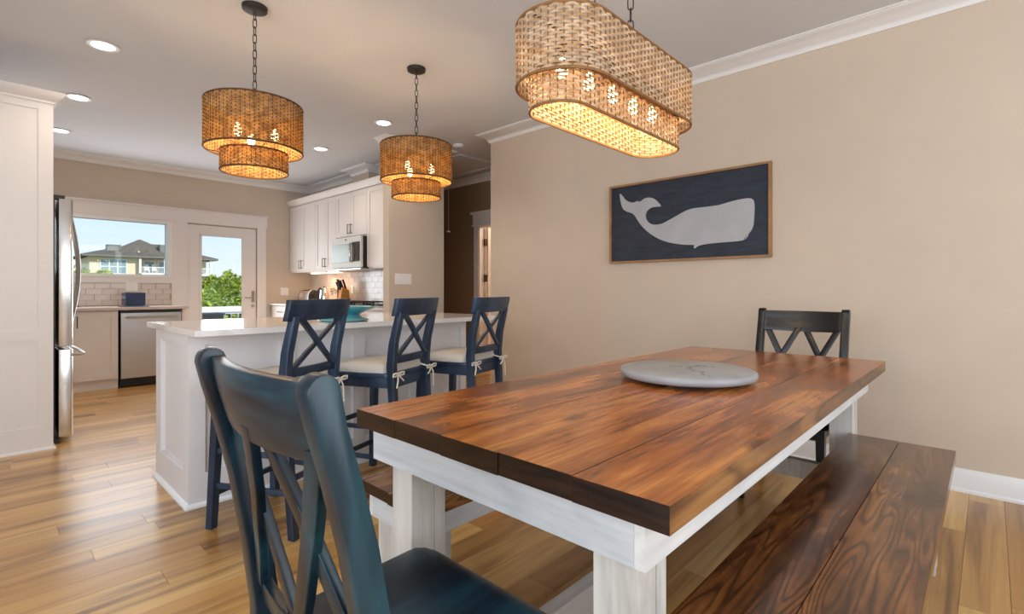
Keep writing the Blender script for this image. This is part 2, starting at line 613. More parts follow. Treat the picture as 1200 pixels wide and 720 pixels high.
row0 = int(math.floor((-0.35 - 0.08) / PWD))
yy = 0.08 + row0 * PWD
cnt = 0
while yy < 7.86:
    w_end = XW if yy < 3.75 else XK
    xs = -0.32 - random.random() * 1.1
    while xs < w_end - 0.02:
        ln = random.choice((1.22, 1.22, 1.22, 0.9, 0.66))
        x1 = min(xs + ln, w_end)
        x0 = max(xs, -0.34)
        if x1 - x0 > 0.06:
            link_mesh('plank', plank_mesh(x1 - x0 - 0.0012), fl, ((x0 + x1) / 2, yy + PWD / 2, 0.0))
            cnt += 1
        xs += ln
    yy += PWD
print('planks', cnt)

struct(MB().box(-2.3, 5.1, -2.7, 8.1, CE, CE + 0.1).obj('ceiling', 'ceiling_paint'))
# right (whale) wall
struct(MB().box(XW, XW + 0.12, -2.7, 3.82, 0, CE).obj('wall_right', 'wall_paint'), 'tan painted wall behind the dining table')
# kitchen right wall + chase over the cabinets
struct(MB().box(XK, XK + 0.115, YP + 0.116, YB, 0, CE).obj('wall_kitchen', 'wall_paint'))
struct(MB().box(3.5, XK - 0.0005, 5.89, 6.31, 2.448, CE).obj('trim_6', 'wall_paint'), 'boxed duct above the microwave cabinet')
struct(MB().box(3.02, XK + 0.115, YP, YP + 0.116, 0, CE, 0.003).obj('wall_partition', 'wall_paint'), 'short tan partition wall at the end of the kitchen counter')
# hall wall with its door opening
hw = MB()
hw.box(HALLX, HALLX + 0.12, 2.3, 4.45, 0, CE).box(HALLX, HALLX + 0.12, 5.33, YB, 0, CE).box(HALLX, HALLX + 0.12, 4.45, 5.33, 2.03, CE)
struct(hw.obj('wall_hall', 'hall_paint_shaded'), 'hallway wall coloured darker brown to stand in for shade')
struct(MB().box(XW + 0.12, HALLX, 2.3, 2.42, 0, CE).obj('wall_hall_end', 'hall_paint_shaded'))
# back wall with window and door openings
WX0, WX1, WZ0, WZ1 = 0.30, 1.72, 1.305, 1.985
DX0, DX1, DZ1 = 1.945, 2.845, 2.02
bw = MB()
bw.box(-0.42, WX0, YB, YB + 0.14, 0, CE).box(WX0, WX1, YB, YB + 0.14, 0, WZ0).box(WX0, WX1, YB, YB + 0.14, WZ1, CE)
bw.box(WX1, DX0, YB, YB + 0.14, 0, CE).box(DX0, DX1, YB, YB + 0.14, DZ1, CE).box(DX1, 5.1, YB, YB + 0.14, 0, CE)
wall_back = struct(bw.obj('wall_back', 'wall_paint'), 'tan kitchen wall with the window and glass door')
struct(MB().box(-0.42, -0.30, 4.981, YB, 0, CE).obj('wall_kitchen_left', 'wall_paint'))
struct(MB().box(-2.18, -0.30, 4.86, 4.98, 0, CE).obj('wall_front_left', 'wall_paint'))
lw_ = MB()
lw_.box(-2.3, -2.18, -2.7, -2.1, 0, CE).box(-2.3, -2.18, -2.1, 2.8, 0, 0.5).box(-2.3, -2.18, -2.1, 2.8, 2.4, CE).box(-2.3, -2.18, -0.5, -0.2, 0.5, 2.4).box(-2.3, -2.18, 2.8, 4.98, 0, CE)
struct(lw_.obj('wall_left', 'wall_paint'))
rw = MB()
rw.box(-2.3, -0.5, -2.7, -2.58, 0, CE).box(2.9, XW, -2.7, -2.58, 0, CE).box(-0.5, 2.9, -2.7, -2.58, 0, 0.5).box(-0.5, 2.9, -2.7, -2.58, 2.4, CE)
struct(rw.obj('wall_rear', 'wall_paint'))

struct(MB().box(-3.0, 5.5, -6.4, -2.7, 2.6, 2.75).obj('sun_blocker', 'trim_paint'))  # unseen slab added to keep the sun out of the rear windows

# crown mouldings
CR = [(0, CE - 0.088), (0.012, CE - 0.088), (0.018, CE - 0.072), (0.035, CE - 0.045), (0.065, CE - 0.024), (0.098, CE - 0.016), (0.104, CE - 0.008), (0.116, CE - 0.008), (0.116, CE), (0, CE)]
struct(MB().sweep([(XW, -2.58), (XW, 3.82), (XW + 0.12, 3.82), (XW + 0.12, 2.42)], CR).obj('trim_1', 'trim_paint', angle=50), 'white crown moulding over the tan wall')
struct(MB().sweep([(3.02, YP + 0.116), (3.02, YP), (XK + 0.115, YP), (XK + 0.115, YB), (HALLX, YB), (HALLX, 2.42)][::-1], CR).obj('trim_2', 'trim_paint', angle=50))
struct(MB().sweep([(3.02, YP + 0.12), (XK, YP + 0.12), (XK, 5.89), (3.5, 5.89), (3.5, 6.31), (XK, 6.31), (XK, YB), (-0.30, YB), (-0.30, 4.9)], CR).obj('trim_3', 'trim_paint', angle=50), 'white crown moulding round the kitchen')
BBP = [(0, 0), (0.026, 0), (0.026, 0.012), (0.016, 0.022), (0.014, 0.10), (0.008, 0.115), (0.006, 0.125), (0, 0.125)]
struct(MB().sweep([(XW, -2.58), (XW, 3.82), (XW + 0.12, 3.82)], BBP).obj('baseboard_right', 'trim_paint', angle=25), 'white baseboard along the tan wall')
struct(MB().sweep([(HALLX, 2.42), (HALLX, 4.36)], BBP).sweep([(HALLX, 5.42), (HALLX, YB)], BBP).obj('baseboard_hall', 'trim_paint', angle=25))
struct(MB().sweep([(XK + 0.115, YB), (XK + 0.115, YP), (3.02, YP), (3.02, YP + 0.1)][::-1], BBP).obj('baseboard_partition', 'trim_paint', angle=25))

# casing around kitchen window and door
ca = MB()
T = YB - 0.018
ca.box(WX0 - 0.1, 2.985, T - 0.004, YB, DZ1 + 0.01, 2.19, 0.002)          # header
ca.box(WX0 - 0.1, 3.0, T - 0.02, YB, 2.19, 2.21, 0.003)                    # cap
ca.box(DX1 + 0.0, 2.97, T, YB, 0, DZ1 + 0.01, 0.002)
ca.box(1.765, DX0, T, YB, 0, DZ1 + 0.01, 0.002)
ca.box(WX0 - 0.1, 1.765, T, YB, 1.198, WZ0 - 0.03, 0.002)
ca.box(WX0 - 0.1, WX0 - 0.03, T, YB, WZ0 - 0.03, DZ1 + 0.01, 0.002)
ca.box(WX0 - 0.03, 1.765, T, YB, WZ1 + 0.03, DZ1 + 0.01, 0.002)
struct(ca.obj('trim_4', 'cabinet_paint'), 'broad white casing around the kitchen window and door')
wf = MB()
for (a, b_, c_, d_) in ((WX0 - 0.03, WX1 + 0.045, WZ0 - 0.03, WZ0 + 0.005), (WX0 - 0.03, WX1 + 0.045, WZ1 - 0.005, WZ1 + 0.03),
                        (WX0 - 0.03, WX0 + 0.005, WZ0 + 0.005, WZ1 - 0.005), (WX1 - 0.005, WX1 + 0.045, WZ0 + 0.005, WZ1 - 0.005)):
    wf.box(a, b_, YB - 0.026, YB + 0.08, c_, d_, 0.004)
win = struct(wf.obj('window_1', 'trim_paint'), 'wide white kitchen window looking out on a house')
MB().box(WX0, WX1, YB + 0.05, YB + 0.054, WZ0, WZ1).obj('pane', 'window_glass', win)
# glass door
dr = MB()
GX0, GX1, GZ0, GZ1 = 2.115, 2.65, 0.25, 1.875
dy0, dy1 = YB + 0.012, YB + 0.052
dr.box(DX0 + 0.006, GX0, dy0, dy1, 0.01, DZ1 - 0.008, 0.002).box(GX1, DX1 - 0.008, dy0, dy1, 0.01, DZ1 - 0.008, 0.002)
dr.box(GX0, GX1, dy0, dy1, 0.01, GZ0, 0.002).box(GX0, GX1, dy0, dy1, GZ1, DZ1 - 0.008, 0.002)
for a, b_, c_, d_ in ((GX0 - 0.02, GX0 + 0.012, GZ0, GZ1), (GX1 - 0.012, GX1 + 0.02, GZ0, GZ1), (GX0 - 0.02, GX1 + 0.02, GZ0 - 0.02, GZ0 + 0.012), (GX0 - 0.02, GX1 + 0.02, GZ1 - 0.012, GZ1 + 0.02)):
    dr.box(a, b_, dy0 - 0.006, dy0 + 0.01, c_, d_, 0.003)
door = struct(dr.obj('door_1', 'cabinet_paint'), 'white full-glass kitchen door')
MB().box(GX0, GX1, dy0 + 0.018, dy0 + 0.022, GZ0, GZ1).obj('pane', 'window_glass', door)
MB().box(2.775, 2.815, dy0 - 0.008, dy0, 0.93, 1.10, 0.002).tube([(2.795, dy0 - 0.005, 1.0), (2.795, dy0 - 0.05, 1.0), (2.70, dy0 - 0.055, 0.998), (2.665, dy0 - 0.05, 1.0)], 0.008, 8).obj('door_handle', 'nickel', door)
MB().lathe([(0, 0), (0.024, 0), (0.024, 0.004), (0.018, 0.012), (0, 0.012)], 16).obj('deadbolt', 'nickel', door, loc=(2.795, dy0 - 0.001, 0.875)).rotation_euler = (R(90), 0, 0)

# hall door: casing and open leaf, lit room behind
hc = MB()
hc.box(HALLX - 0.018, HALLX, 5.33, 5.42, 0, 2.045, 0.002).box(HALLX - 0.018, HALLX, 4.36, 4.45, 0, 2.045, 0.002)
hc.box(HALLX - 0.022, HALLX, 4.36, 5.435, 2.045, 2.2, 0.002).box(HALLX - 0.045, HALLX, 4.33, 5.465, 2.2, 2.235, 0.004)
hc.box(HALLX - 0.03, HALLX, 4.34, 5.45, 2.03, 2.05, 0.003)
hc.box(HALLX, HALLX + 0.12, 5.315, 5.335, 0, 2.03).box(HALLX, HALLX + 0.12, 4.445, 4.465, 0, 2.03).box(HALLX, HALLX + 0.12, 4.45, 5.33, 2.015, 2.035)
struct(hc.obj('trim_5', 'trim_paint'), 'white casing of the hallway door')
hd = MB().box(HALLX + 0.125, HALLX + 0.92, 5.27, 5.305, 0.01, 2.01, 0.002)
hd.box(HALLX + 0.24, HALLX + 0.80, 5.262, 5.27, 0.2, 0.95, 0.003).box(HALLX + 0.24, HALLX + 0.80, 5.262, 5.27, 1.1, 1.88, 0.003)
hdo = struct(hd.obj('door_2', 'trim_paint'), 'open white hallway door')
for z in (0.25, 1.28, 1.80):
    MB().box(HALLX + 0.085, HALLX + 0.125, 5.285, 5.314, z - 0.05, z + 0.05, 0.002).obj('hinge', 'bronze', hdo)
wr = MB().box(HALLX + 0.12, 7.0, 6.3, 6.4, 0, CE).box(6.9, 7.0, 3.2, 6.3, 0, CE).box(HALLX + 0.12, 7.0, 3.1, 3.2, 0, CE).box(HALLX + 0.12, 7.0, 3.1, 6.4, CE, CE + 0.1).box(HALLX + 0.12, 7.0, 3.1, 6.4, -0.1, 0)
struct(wr.obj('wall_bedroom', 'warm_room'))
light('bedroom_lamp', 'POINT', (6.0, 4.6, 2.2), 45, (1, 0.78, 0.55), 0.15)

# attic hatch on the hall ceiling
ah = MB()
for a, b_, c_, d_ in ((3.95, 4.05, 4.6, 5.9), (4.62, 4.72, 4.6, 5.9), (4.05, 4.62, 4.6, 4.7), (4.05, 4.62, 5.8, 5.9)):
    ah.box(a, b_, c_, d_, CE - 0.018, CE, 0.003)
ah.box(4.05, 4.62, 4.7, 5.8, CE - 0.006, CE)
tag(ah.obj('attic_hatch', 'ceiling_paint'), 'white framed attic hatch in the dark hallway ceiling', 'hatch')
pc = MB().tube([(4.6, 5.6, CE - 0.004), (4.6, 5.6, 1.95)], 0.003, 6).box(4.575, 4.625, 5.592, 5.608, 1.935, 1.955, 0.004)
tag(pc.obj('pull_cord', 'trim_paint'), 'thin pull cord hanging before the shade-darkened hallway wall', 'cord')

# backsplash tiles (children of the walls)
TW, TH = 0.152, 0.0655


def tile_mesh(w, axis):
    key = ('t', round(w, 3), axis)
    if key not in me_cache:
        b_ = MB()
        if axis == 'y':
            b_.box(-w / 2, w / 2, -0.008, 0, -TH / 2, TH / 2, 0.0025, 2)
        else:
            b_.box(-0.008, 0, -w / 2, w / 2, -TH / 2, TH / 2, 0.0025, 2)
        me_cache[key] = b_.mesh('tile', 'tile_glaze')
    return me_cache[key]


MB().box(0.0, 1.765, YB - 0.004, YB - 0.0005, 0.914, 1.198).obj('grout_bed', 'grout', wall_back)
for r_i in range(4):
    z = 0.918 + TH / 2 + r_i * (TH + 0.004)
    x0 = 0.42 - (TW / 2 if r_i % 2 else 0)
    while x0 < 1.76:
        x1 = min(x0 + TW, 1.762)
        if x1 - x0 > 0.02:
            o = link_mesh('tile', tile_mesh(x1 - x0, 'y'), wall_back, ((x0 + x1) / 2, YB - 0.004, z))
            o.rotation_euler = (random.uniform(-0.02, 0.02), 0, random.uniform(-0.012, 0.012))
        x0 += TW + 0.004
wk = bpy.data.objects['wall_kitchen']
MB().box(XK - 0.004, XK - 0.0005, YP + 0.12, 7.3, 0.914, 1.372).obj('grout_bed', 'grout', wk)
TH = 0.0715
for r_i in range(6):
    z = 0.918 + TH / 2 + r_i * (TH + 0.004)
    y0 = YP + 0.122 - (TW / 2 if r_i % 2 else 0)
    while y0 < 7.29:
        y1 = min(y0 + TW, 7.3); ya = max(y0, YP + 0.122)
        if y1 - ya > 0.02:
            o = link_mesh('tile', tile_mesh(y1 - ya, 'x'), wk, (XK - 0.004, (ya + y1) / 2, z))
            o.rotation_euler = (0, random.uniform(-0.02, 0.02), random.uniform(-0.012, 0.012))
        y0 += TW + 0.004


# ------------------------------------------------------------------ cabinetry helpers
def shaker(mb, plane, face, a0, a1, z0, z1, st=0.06, th=0.02, rec=0.008, inner=0.004):
    """shaker door. plane 'x-' faces -X at x=face ... thickness goes behind"""
    def bx(p0, p1, q0, q1, d0, d1, bv=0.0015):
        if plane == 'x-':
            mb.box(face + d0, face + d1, p0, p1, q0, q1, bv, 1)
        elif plane == 'y-':
            mb.box(p0, p1, face + d0, face + d1, q0, q1, bv, 1)
    bx(a0, a0 + st, z0, z1, 0, th); bx(a1 - st, a1, z0, z1, 0, th)
    bx(a0 + st, a1 - st, z0, z0 + st, 0, th); bx(a0 + st, a1 - st, z1 - st, z1, 0, th)
    bx(a0 + st - 0.002, a1 - st + 0.002, z0 + st - 0.002, z1 - st + 0.002, rec, th - 0.001, 0)


def pull(name, mat, p, length, vert, parent, out):
    """bar pull; out = direction vector away from the door"""
    ax = Vector((0, 0, 1)) if vert else (Vector((0, 1, 0)) if abs(out[0]) > 0.5 else Vector((1, 0, 0)))
    p = Vector(p); o_ = Vector(out)
    a = p - ax * length / 2; b_ = p + ax * length / 2
    m_ = MB().tube([a + o_ * 0.03, b_ + o_ * 0.03], 0.005, 8)
    m_.tube([a + ax * 0.01, a + ax * 0.01 + o_ * 0.03], 0.004, 6).tube([b_ - ax * 0.01, b_ - ax * 0.01 + o_ * 0.03], 0.004, 6)
    return m_.obj(name, mat, parent)


# island ------------------------------------------------------------
IX0, IX1, IY0, IY1, IH = 0.725, 2.575, 2.925, 3.60, 0.884
isl = thing('kitchen_island', 'white panelled kitchen island beneath the two round pendants', 'island', (0, 0, 0))
MB().box(IX0 + 0.02, IX1 - 0.02, IY0 + 0.02, IY1 - 0.02, 0, IH).obj('body', 'island_paint', isl)
pn = MB()
zt, zb = 0.822, 0.168
edges = [(IX0, 0.80), (1.18, 1.26), (1.63, 1.71), (2.07, 2.15), (2.52, IX1)]
for i, (a, b_) in enumerate(edges):
    pn.box(a, b_, IY0, IY0 + 0.02, 0.0, IH, 0.0015, 1)
for i in range(4):
    a, b_ = edges[i][1], edges[i + 1][0]
    pn.box(a, b_, IY0, IY0 + 0.02, zt, IH, 0.0015, 1).box(a, b_, IY0, IY0 + 0.02, 0, zb, 0.0015, 1)
pn.box(IX0, IX1, IY1 - 0.02, IY1, 0, IH, 0.0015, 1)
pn.obj('front_panelling', 'island_paint', isl)
for xa, xb in ((IX0, IX0 + 0.02), (IX1 - 0.02, IX1)):
    ep = MB()
    ep.box(xa, xb, IY0 + 0.02, 3.02, 0, IH, 0.0015, 1).box(xa, xb, 3.49, IY1 - 0.02, 0, IH, 0.0015, 1)
    ep.box(xa, xb, 3.02, 3.49, zt, IH, 0.0015, 1).box(xa, xb, 3.02, 3.49, 0, zb, 0.0015, 1)
    xm = xa + 0.006 if xa < 1 else xa
    for (p0, p1, q0, q1) in ((3.02, 3.028, zb, zt), (3.482, 3.49, zb, zt), (3.028, 3.482, zb, zb + 0.01), (3.028, 3.482, zt - 0.008, zt)):
        ep.box(xm, xm + 0.014, p0, p1, q0, q1)
    ep.obj('end_panel', 'island_paint', isl)
MB().sweep([(IX0, IY1), (IX0, IY0), (IX1, IY0), (IX1, IY1)][::-1], [(0, 0), (0.018, 0), (0.018, 0.008), (0.010, 0.018), (0.0, 0.022)]).obj('shoe_moulding', 'trim_paint', isl)
MB().box(0.69, 2.70, 2.678, 3.657, IH + 0.0005, 0.914, 0.003, 2).obj('island_worktop', 'quartz')
tag(bpy.data.objects['island_worktop'], 'long white quartz worktop on the kitchen island', 'countertop')

# tall pantry panel at left ---------------------------------------------
tp_ = thing('tall_cabinet', 'tall white shaker cabinet end at the left of the fridge', 'cabinet')
b_ = MB()
FX0, FX1, FY = -0.30, 0.358, 4.745
b_.box(FX0, FX1, FY + 0.008, FY + 0.105, 0, 2.43)
for (a, c_) in ((FX1 - 0.078, FX1), (FX0, FX0 + 0.06)):
    b_.box(a, c_, FY, FY + 0.012, 0, 2.43, 0.0015, 1)
for (z0, z1) in ((0.0, 0.165), (0.757, 0.828), (2.35, 2.43)):
    b_.box(FX0 + 0.06, FX1 - 0.078, FY, FY + 0.012, z0, z1, 0.0015, 1)
b_.obj('panel', 'cabinet_paint', tp_)
MB().box(-0.296, 0.33, 4.851, 5.80, 1.83, 2.43, 0.002).obj('over_fridge_cupboard', 'cabinet_paint', tp_)
MB().sweep([(FX0, FY), (FX1, FY), (FX1, FY + 0.16)][::-1], [(0, 2.40), (0.008, 2.40), (0.010, 2.415), (0.03, 2.43), (0.055, 2.455), (0.06, 2.475), (0, 2.475)]).obj('crown', 'cabinet_paint', tp_)
MB().sweep([(FX0, FY), (FX1, FY), (FX1, FY + 0.1)][::-1], [(0, 0), (0.014, 0), (0.014, 0.008), (0.008, 0.016), (0, 0.018)]).obj('shoe_moulding', 'trim_paint', tp_)

# fridge ------------------------------------------------------------------
fr_ = thing('fridge', 'stainless steel fridge with bowed handles beside the tall cabinet', 'fridge', (0.0, 5.31, 0))
MB().box(-0.28, 0.375, -0.45, 0.45, 0.03, 1.76, 0.006).obj('body', 'black_plastic', fr_)


def fridge_door(name, y0, y1, z0, z1):
    m_ = MB()
    prof = [(0.395, y0 + 0.002), (0.462, y0), (0.474, y0 + 0.02), (0.478, (y0 + y1) / 2), (0.474, y1 - 0.02), (0.462, y1), (0.395, y1 - 0.002)]
    m_.prism(prof, 'z', z0, z1, 0.004)
    return m_.obj(name, 'steel_bright', fr_)


fridge_door('door', -0.452, -0.003, 0.70, 1.765)
fridge_door('door', 0.003, 0.452, 0.70, 1.765)
fridge_door('freezer_drawer', -0.452, 0.452, 0.045, 0.675)
for y in (-0.05, 0.05):
    pts = [(0.474, y, 0.82)] + [(0.50 + 0.05 * math.sin(math.pi * t / 10), y, 0.84 + 0.84 * t / 10) for t in range(11)] + [(0.474, y, 1.70)]
    MB().tube(pts, 0.011, 8).obj('handle', 'steel', fr_)
MB().tube([(0.474, -0.38, 0.63), (0.53, -0.38, 0.63), (0.545, -0.36, 0.63), (0.55, 0, 0.63), (0.545, 0.36, 0.63), (0.53, 0.38, 0.63), (0.474, 0.38, 0.63)], 0.011, 8).obj('handle', 'steel', fr_)
for ya in (-0.44, 0.34):
    MB().box(0.30, 0.43, ya, ya + 0.10, 1.765, 1.79, 0.004).obj('hinge_cover', 'black_plastic', fr_)
MB().box(-0.27, 0.40, -0.44, 0.44, 0.0, 0.03).obj('base', 'black_plastic', fr_)

# back base cabinets --------------------------------------------------------
CY = 7.12
bc = thing('base_cabinet', 'white shaker base cabinet under the window, beside the dishwasher', 'cabinet')
MB().box(-0.28, 1.082, CY + 0.022, YB - 0.03, 0.10, 0.882).box(-0.28, 1.082, CY + 0.035, CY + 0.05, 0, 0.10).obj('body', 'cabinet_paint', bc)
for (a, c_, hx) in ((0.69, 1.075, 0.725), (0.30, 0.685, 0.65)):
    m_ = MB(); shaker(m_, 'y-', CY, a, c_, 0.115, 0.872)
    d_ = m_.obj('door', 'cabinet_paint', bc)
    pull('pull', 'bronze', (hx, CY, 0.76), 0.13, True, d_, (0, -1, 0))
dw = thing('dishwasher', 'stainless steel dishwasher set in the cabinets below the window', 'dishwasher')
MB().box(1.10, 1.69, CY + 0.03, YB - 0.05, 0.01, 0.872).obj('body', 'black_plastic', dw)
MB().box(1.103, 1.687, CY - 0.005, CY + 0.03, 0.105, 0.845, 0.004).obj('door', 'steel', dw)
MB().tube([(1.15, CY - 0.005, 0.795), (1.15, CY - 0.05, 0.795), (1.64, CY - 0.05, 0.795), (1.64, CY - 0.005, 0.795)], 0.012, 8).obj('handle', 'steel_bright', dw)
MB().box(1.66, 1.67, CY - 0.0065, CY - 0.005, 0.30, 0.31).obj('badge', 'black_plastic', dw)
ef = MB().box(1.697, 1.735, CY + 0.0, YB - 0.03, 0, 0.882, 0.002)
tag(ef.obj('end_filler', 'cabinet_paint'), 'narrow white cabinet end panel right of the dishwasher', 'panel')
tag(MB().box(-0.28, 1.76, CY - 0.03, YB - 0.019, 0.8825, 0.912, 0.003).obj('back_worktop', 'laminate'), 'beige worktop running under the kitchen window', 'countertop')

# right base run --------------------------------------------------------------
RX = 3.05
tag_c = 'cabinet'
rb = thing('drawer_cabinet', 'white drawer cabinet in the kitchen corner by the glass door', tag_c)
MB().box(RX + 0.022, XK - 0.01, 6.46, YB - 0.004, 0.10, 0.882).box(RX + 0.05, RX + 0.07, 6.46, YB - 0.004, 0, 0.1).obj('body', 'cabinet_paint', rb)
for (y0, y1) in ((7.2, 7.90), (6.47, 7.19)):
    m_ = MB().box(RX, RX + 0.02, y0, y1, 0.70, 0.872, 0.002)
    d_ = m_.obj('drawer', 'cabinet_paint', rb)
    pull('pull', 'bronze', (RX, (y0 + y1) / 2, 0.79), 0.16, False, d_, (-1, 0, 0))
    for (p, q) in ((y0, (y0 + y1) / 2 - 0.002), ((y0 + y1) / 2 + 0.002, y1)):
        m_ = MB(); shaker(m_, 'x-', RX, p, q, 0.115, 0.69)
        m_.obj('door', 'cabinet_paint', rb)
rb2 = thing('base_cabinet', 'white base cabinet between the range and the tan partition', tag_c)
MB().box(RX + 0.022, XK - 0.01, YP + 0.12, 5.67, 0.10, 0.882).box(RX + 0.05, RX + 0.07, YP + 0.12, 5.67, 0, 0.1).obj('body', 'cabinet_paint', rb2)
for (y0, y1) in ((YP + 0.13, 5.22), (5.23, 5.665)):
    d_ = MB().box(RX, RX + 0.02, y0, y1, 0.70, 0.872, 0.002).obj('drawer', 'cabinet_paint', rb2)
    pull('pull', 'bronze', (RX, (y0 + y1) / 2, 0.79), 0.14, False, d_, (-1, 0, 0))
    m_ = MB(); shaker(m_, 'x-', RX, y0, y1, 0.115, 0.69); m_.obj('door', 'cabinet_paint', rb2)
tag(MB().box(RX - 0.03, XK - 0.013, 6.455, YB - 0.001, 0.8825, 0.912, 0.003).obj('side_worktop', 'quartz'), 'white worktop under the toaster, kettle and knife block', 'countertop')
tag(MB().box(RX - 0.03, XK - 0.013, YP + 0.12, 5.675, 0.8825, 0.912, 0.003).obj('side_worktop', 'quartz'), 'short white worktop between the range and the partition', 'countertop')

# range ---------------------------------------------------------------------
rg = thing('gas_range', 'stainless gas range with black cooktop below the microwave', 'stove', (3.33, 6.065, 0))
MB().box(-0.29, 0.30, -0.38, 0.38, 0.02, 0.90, 0.004).obj('body', 'steel', rg)
MB().box(-0.31, 0.30, -0.382, 0.382, 0.90, 0.925, 0.004).obj('cooktop', 'black_glass', rg)
MB().box(-0.325, -0.29, -0.37, 0.37, 0.24, 0.76, 0.004).obj('oven_door', 'steel', rg)
MB().tube([(-0.325, -0.33, 0.72), (-0.37, -0.33, 0.72), (-0.37, 0.33, 0.72), (-0.325, 0.33, 0.72)], 0.012, 8).obj('handle', 'steel_bright', rg)
for k in range(5):
    o = MB().lathe([(0, 0), (0.022, 0), (0.019, 0.03), (0, 0.03)], 14).obj('knob', 'steel_bright', rg, loc=(-0.29, -0.28 + k * 0.14, 0.83))
    o.rotation_euler = (0, R(-90), 0)
for k in range(3):
    gm = MB()
    y0 = -0.37 + k * 0.25
    for (p, q) in (((-0.27, y0), (0.27, y0)), ((-0.27, y0 + 0.235), (0.27, y0 + 0.235)), ((-0.27, y0), (-0.27, y0 + 0.235)), ((0.27, y0), (0.27, y0 + 0.235)),
                   ((-0.27, y0 + 0.117), (0.27, y0 + 0.117)), ((-0.13, y0), (-0.13, y0 + 0.235)), ((0.13, y0), (0.13, y0 + 0.235)), ((0, y0), (0, y0 + 0.235))):
        gm.bar((p[0], p[1], 0.958), (q[0], q[1], 0.958), 0.012, 0.014)
    for p in ((-0.27, y0), (0.27, y0), (-0.27, y0 + 0.235), (0.27, y0 + 0.235)):
        gm.box(p[0] - 0.007, p[0] + 0.007, p[1] - 0.007, p[1] + 0.007, 0.925, 0.955)
    gm.obj('grate', 'iron', rg)
for (x_, y_) in ((-0.13, -0.24), (0.13, -0.24), (-0.13, 0.24), (0.13, 0.24), (0, 0)):
    MB().lathe([(0, 0.014), (0.035, 0.014), (0.045, 0.006), (0.045, 0)], 16).obj('burner', 'iron', rg, loc=(x_, y_, 0.925))

# upper cabinets ----------------------------------------------------------------
UX = 3.33


def upper(name, label, y0, y1, z0, doors, handles):
    t = thing(name, label, 'cabinet', group='upper kitchen cabinets')
    MB().box(UX + 0.02, XK - 0.01, y0 + 0.001, y1 - 0.001, z0, 2.43).obj('body', 'cabinet_paint', t)
    for (a, c_), h in zip(doors, handles):
        m_ = MB(); shaker(m_, 'x-', UX, a + 0.002, c_ - 0.002, z0 + 0.022, 2.385, 0.058)
        d_ = m_.obj('door', 'cabinet_paint', t)
        if h:
            pull('pull', 'bronze', (UX, h, z0 + 0.115), 0.13, True, d_, (-1, 0, 0))
    return t


upper('upper_cabinet', 'white two-door upper cabinet in the corner next to the back wall', 7.048, YB - 0.004, 1.378, ((7.048, 7.49), (7.49, 7.91)), (7.455, 7.53))
upper('upper_cabinet', 'white two-door upper cabinet left of the microwave, above the kettle', 6.439, 7.045, 1.378, ((6.439, 6.742), (6.742, 7.045)), (6.709, 6.775))
upper('upper_cabinet', 'short white two-door upper cabinet directly above the microwave', 5.648, 6.436, 1.79, ((5.648, 6.042), (6.042, 6.436)), (6.007, 6.077))
upper('upper_cabinet', 'white upper cabinet right of the microwave, against the partition', YP + 0.12, 5.645, 1.378, ((YP + 0.14, 5.17), (5.17, 5.645)), (None, 5.20))
uc = MB()
uc.sweep([(UX, YB - 0.002), (UX, YP + 0.122)][::-1] if False else [(UX, YP + 0.122), (UX, YB - 0.002)], [(0, 2.431), (0, 2.395), (0.006, 2.395), (0.012, 2.41), (0.03, 2.425), (0.05, 2.455), (0.055, 2.475), (0, 2.475)])
uc.box(UX, XK - 0.01, YP + 0.122, 5.88, 2.431, 2.445).box(UX, XK - 0.01, 6.32, YB - 0.002, 2.431, 2.445)
tag(uc.obj('cabinet_crown', 'cabinet_paint'), 'cream crown moulding along the top of the upper cabinets', 'moulding')
# light strips under the cabinets
for (y0, y1, lab) in ((6.86, 7.32, 'glowing light strip under the corner upper cabinets'), (6.48, 6.80, 'glowing light strip under the cabinet beside the microwave')):
    t = thing('light_strip', lab, 'lamp', group='strip lights under the upper cabinets')
    MB().box(3.39, 3.45, y0, y1, 1.358, 1.3775, 0.002).obj('housing', 'trim_paint', t)
    MB().box(3.385, 3.455, y0 + 0.01, y1 - 0.01, 1.350, 1.3575, 0.001).obj('diffuser', 'strip_glow', t)
    light('strip_lamp', 'AREA', (3.42, (y0 + y1) / 2, 1.345), 5.0 if y0 > 6.8 else 2.0, (1, 0.60, 0.32), 0.06, y1 - y0, direction=(0.02, 0.3, -1))

# microwave ------------------------------------------------------------------------
mw = thing('microwave', 'white over-the-range microwave mounted under the short cabinet', 'microwave', (3.245, 6.02, 1.385))
MB().box(0.032, 0.39, -0.365, 0.365, 0.0, 0.40, 0.003).obj('body', 'black_plastic', mw)
MB().box(0.0, 0.031, -0.372, 0.372, 0.012, 0.40, 0.006).obj('front', 'micro_white', mw)
MB().box(-0.006, 0.0, -0.13, 0.352, 0.085, 0.315, 0.003).obj('window', 'micro_glass_reflect', mw)
MB().box(-0.005, 0.0, -0.352, -0.16, 0.085, 0.33, 0.003).obj('control_panel', 'black_glass', mw)
MB().tube([(-0.001, -0.17, 0.08), (-0.035, -0.17, 0.09), (-0.045, -0.17, 0.2), (-0.035, -0.17, 0.31), (-0.001, -0.17, 0.32)], 0.010, 8).obj('handle', 'steel_bright', mw)
MB().box(-0.003, 0.0, -0.02, 0.012, 0.36, 0.378).obj('badge', 'iron', mw)
MB().box(0.02, 0.33, -0.34, 0.34, -0.014, 0.0, 0.003).obj('vent', 'steel', mw)


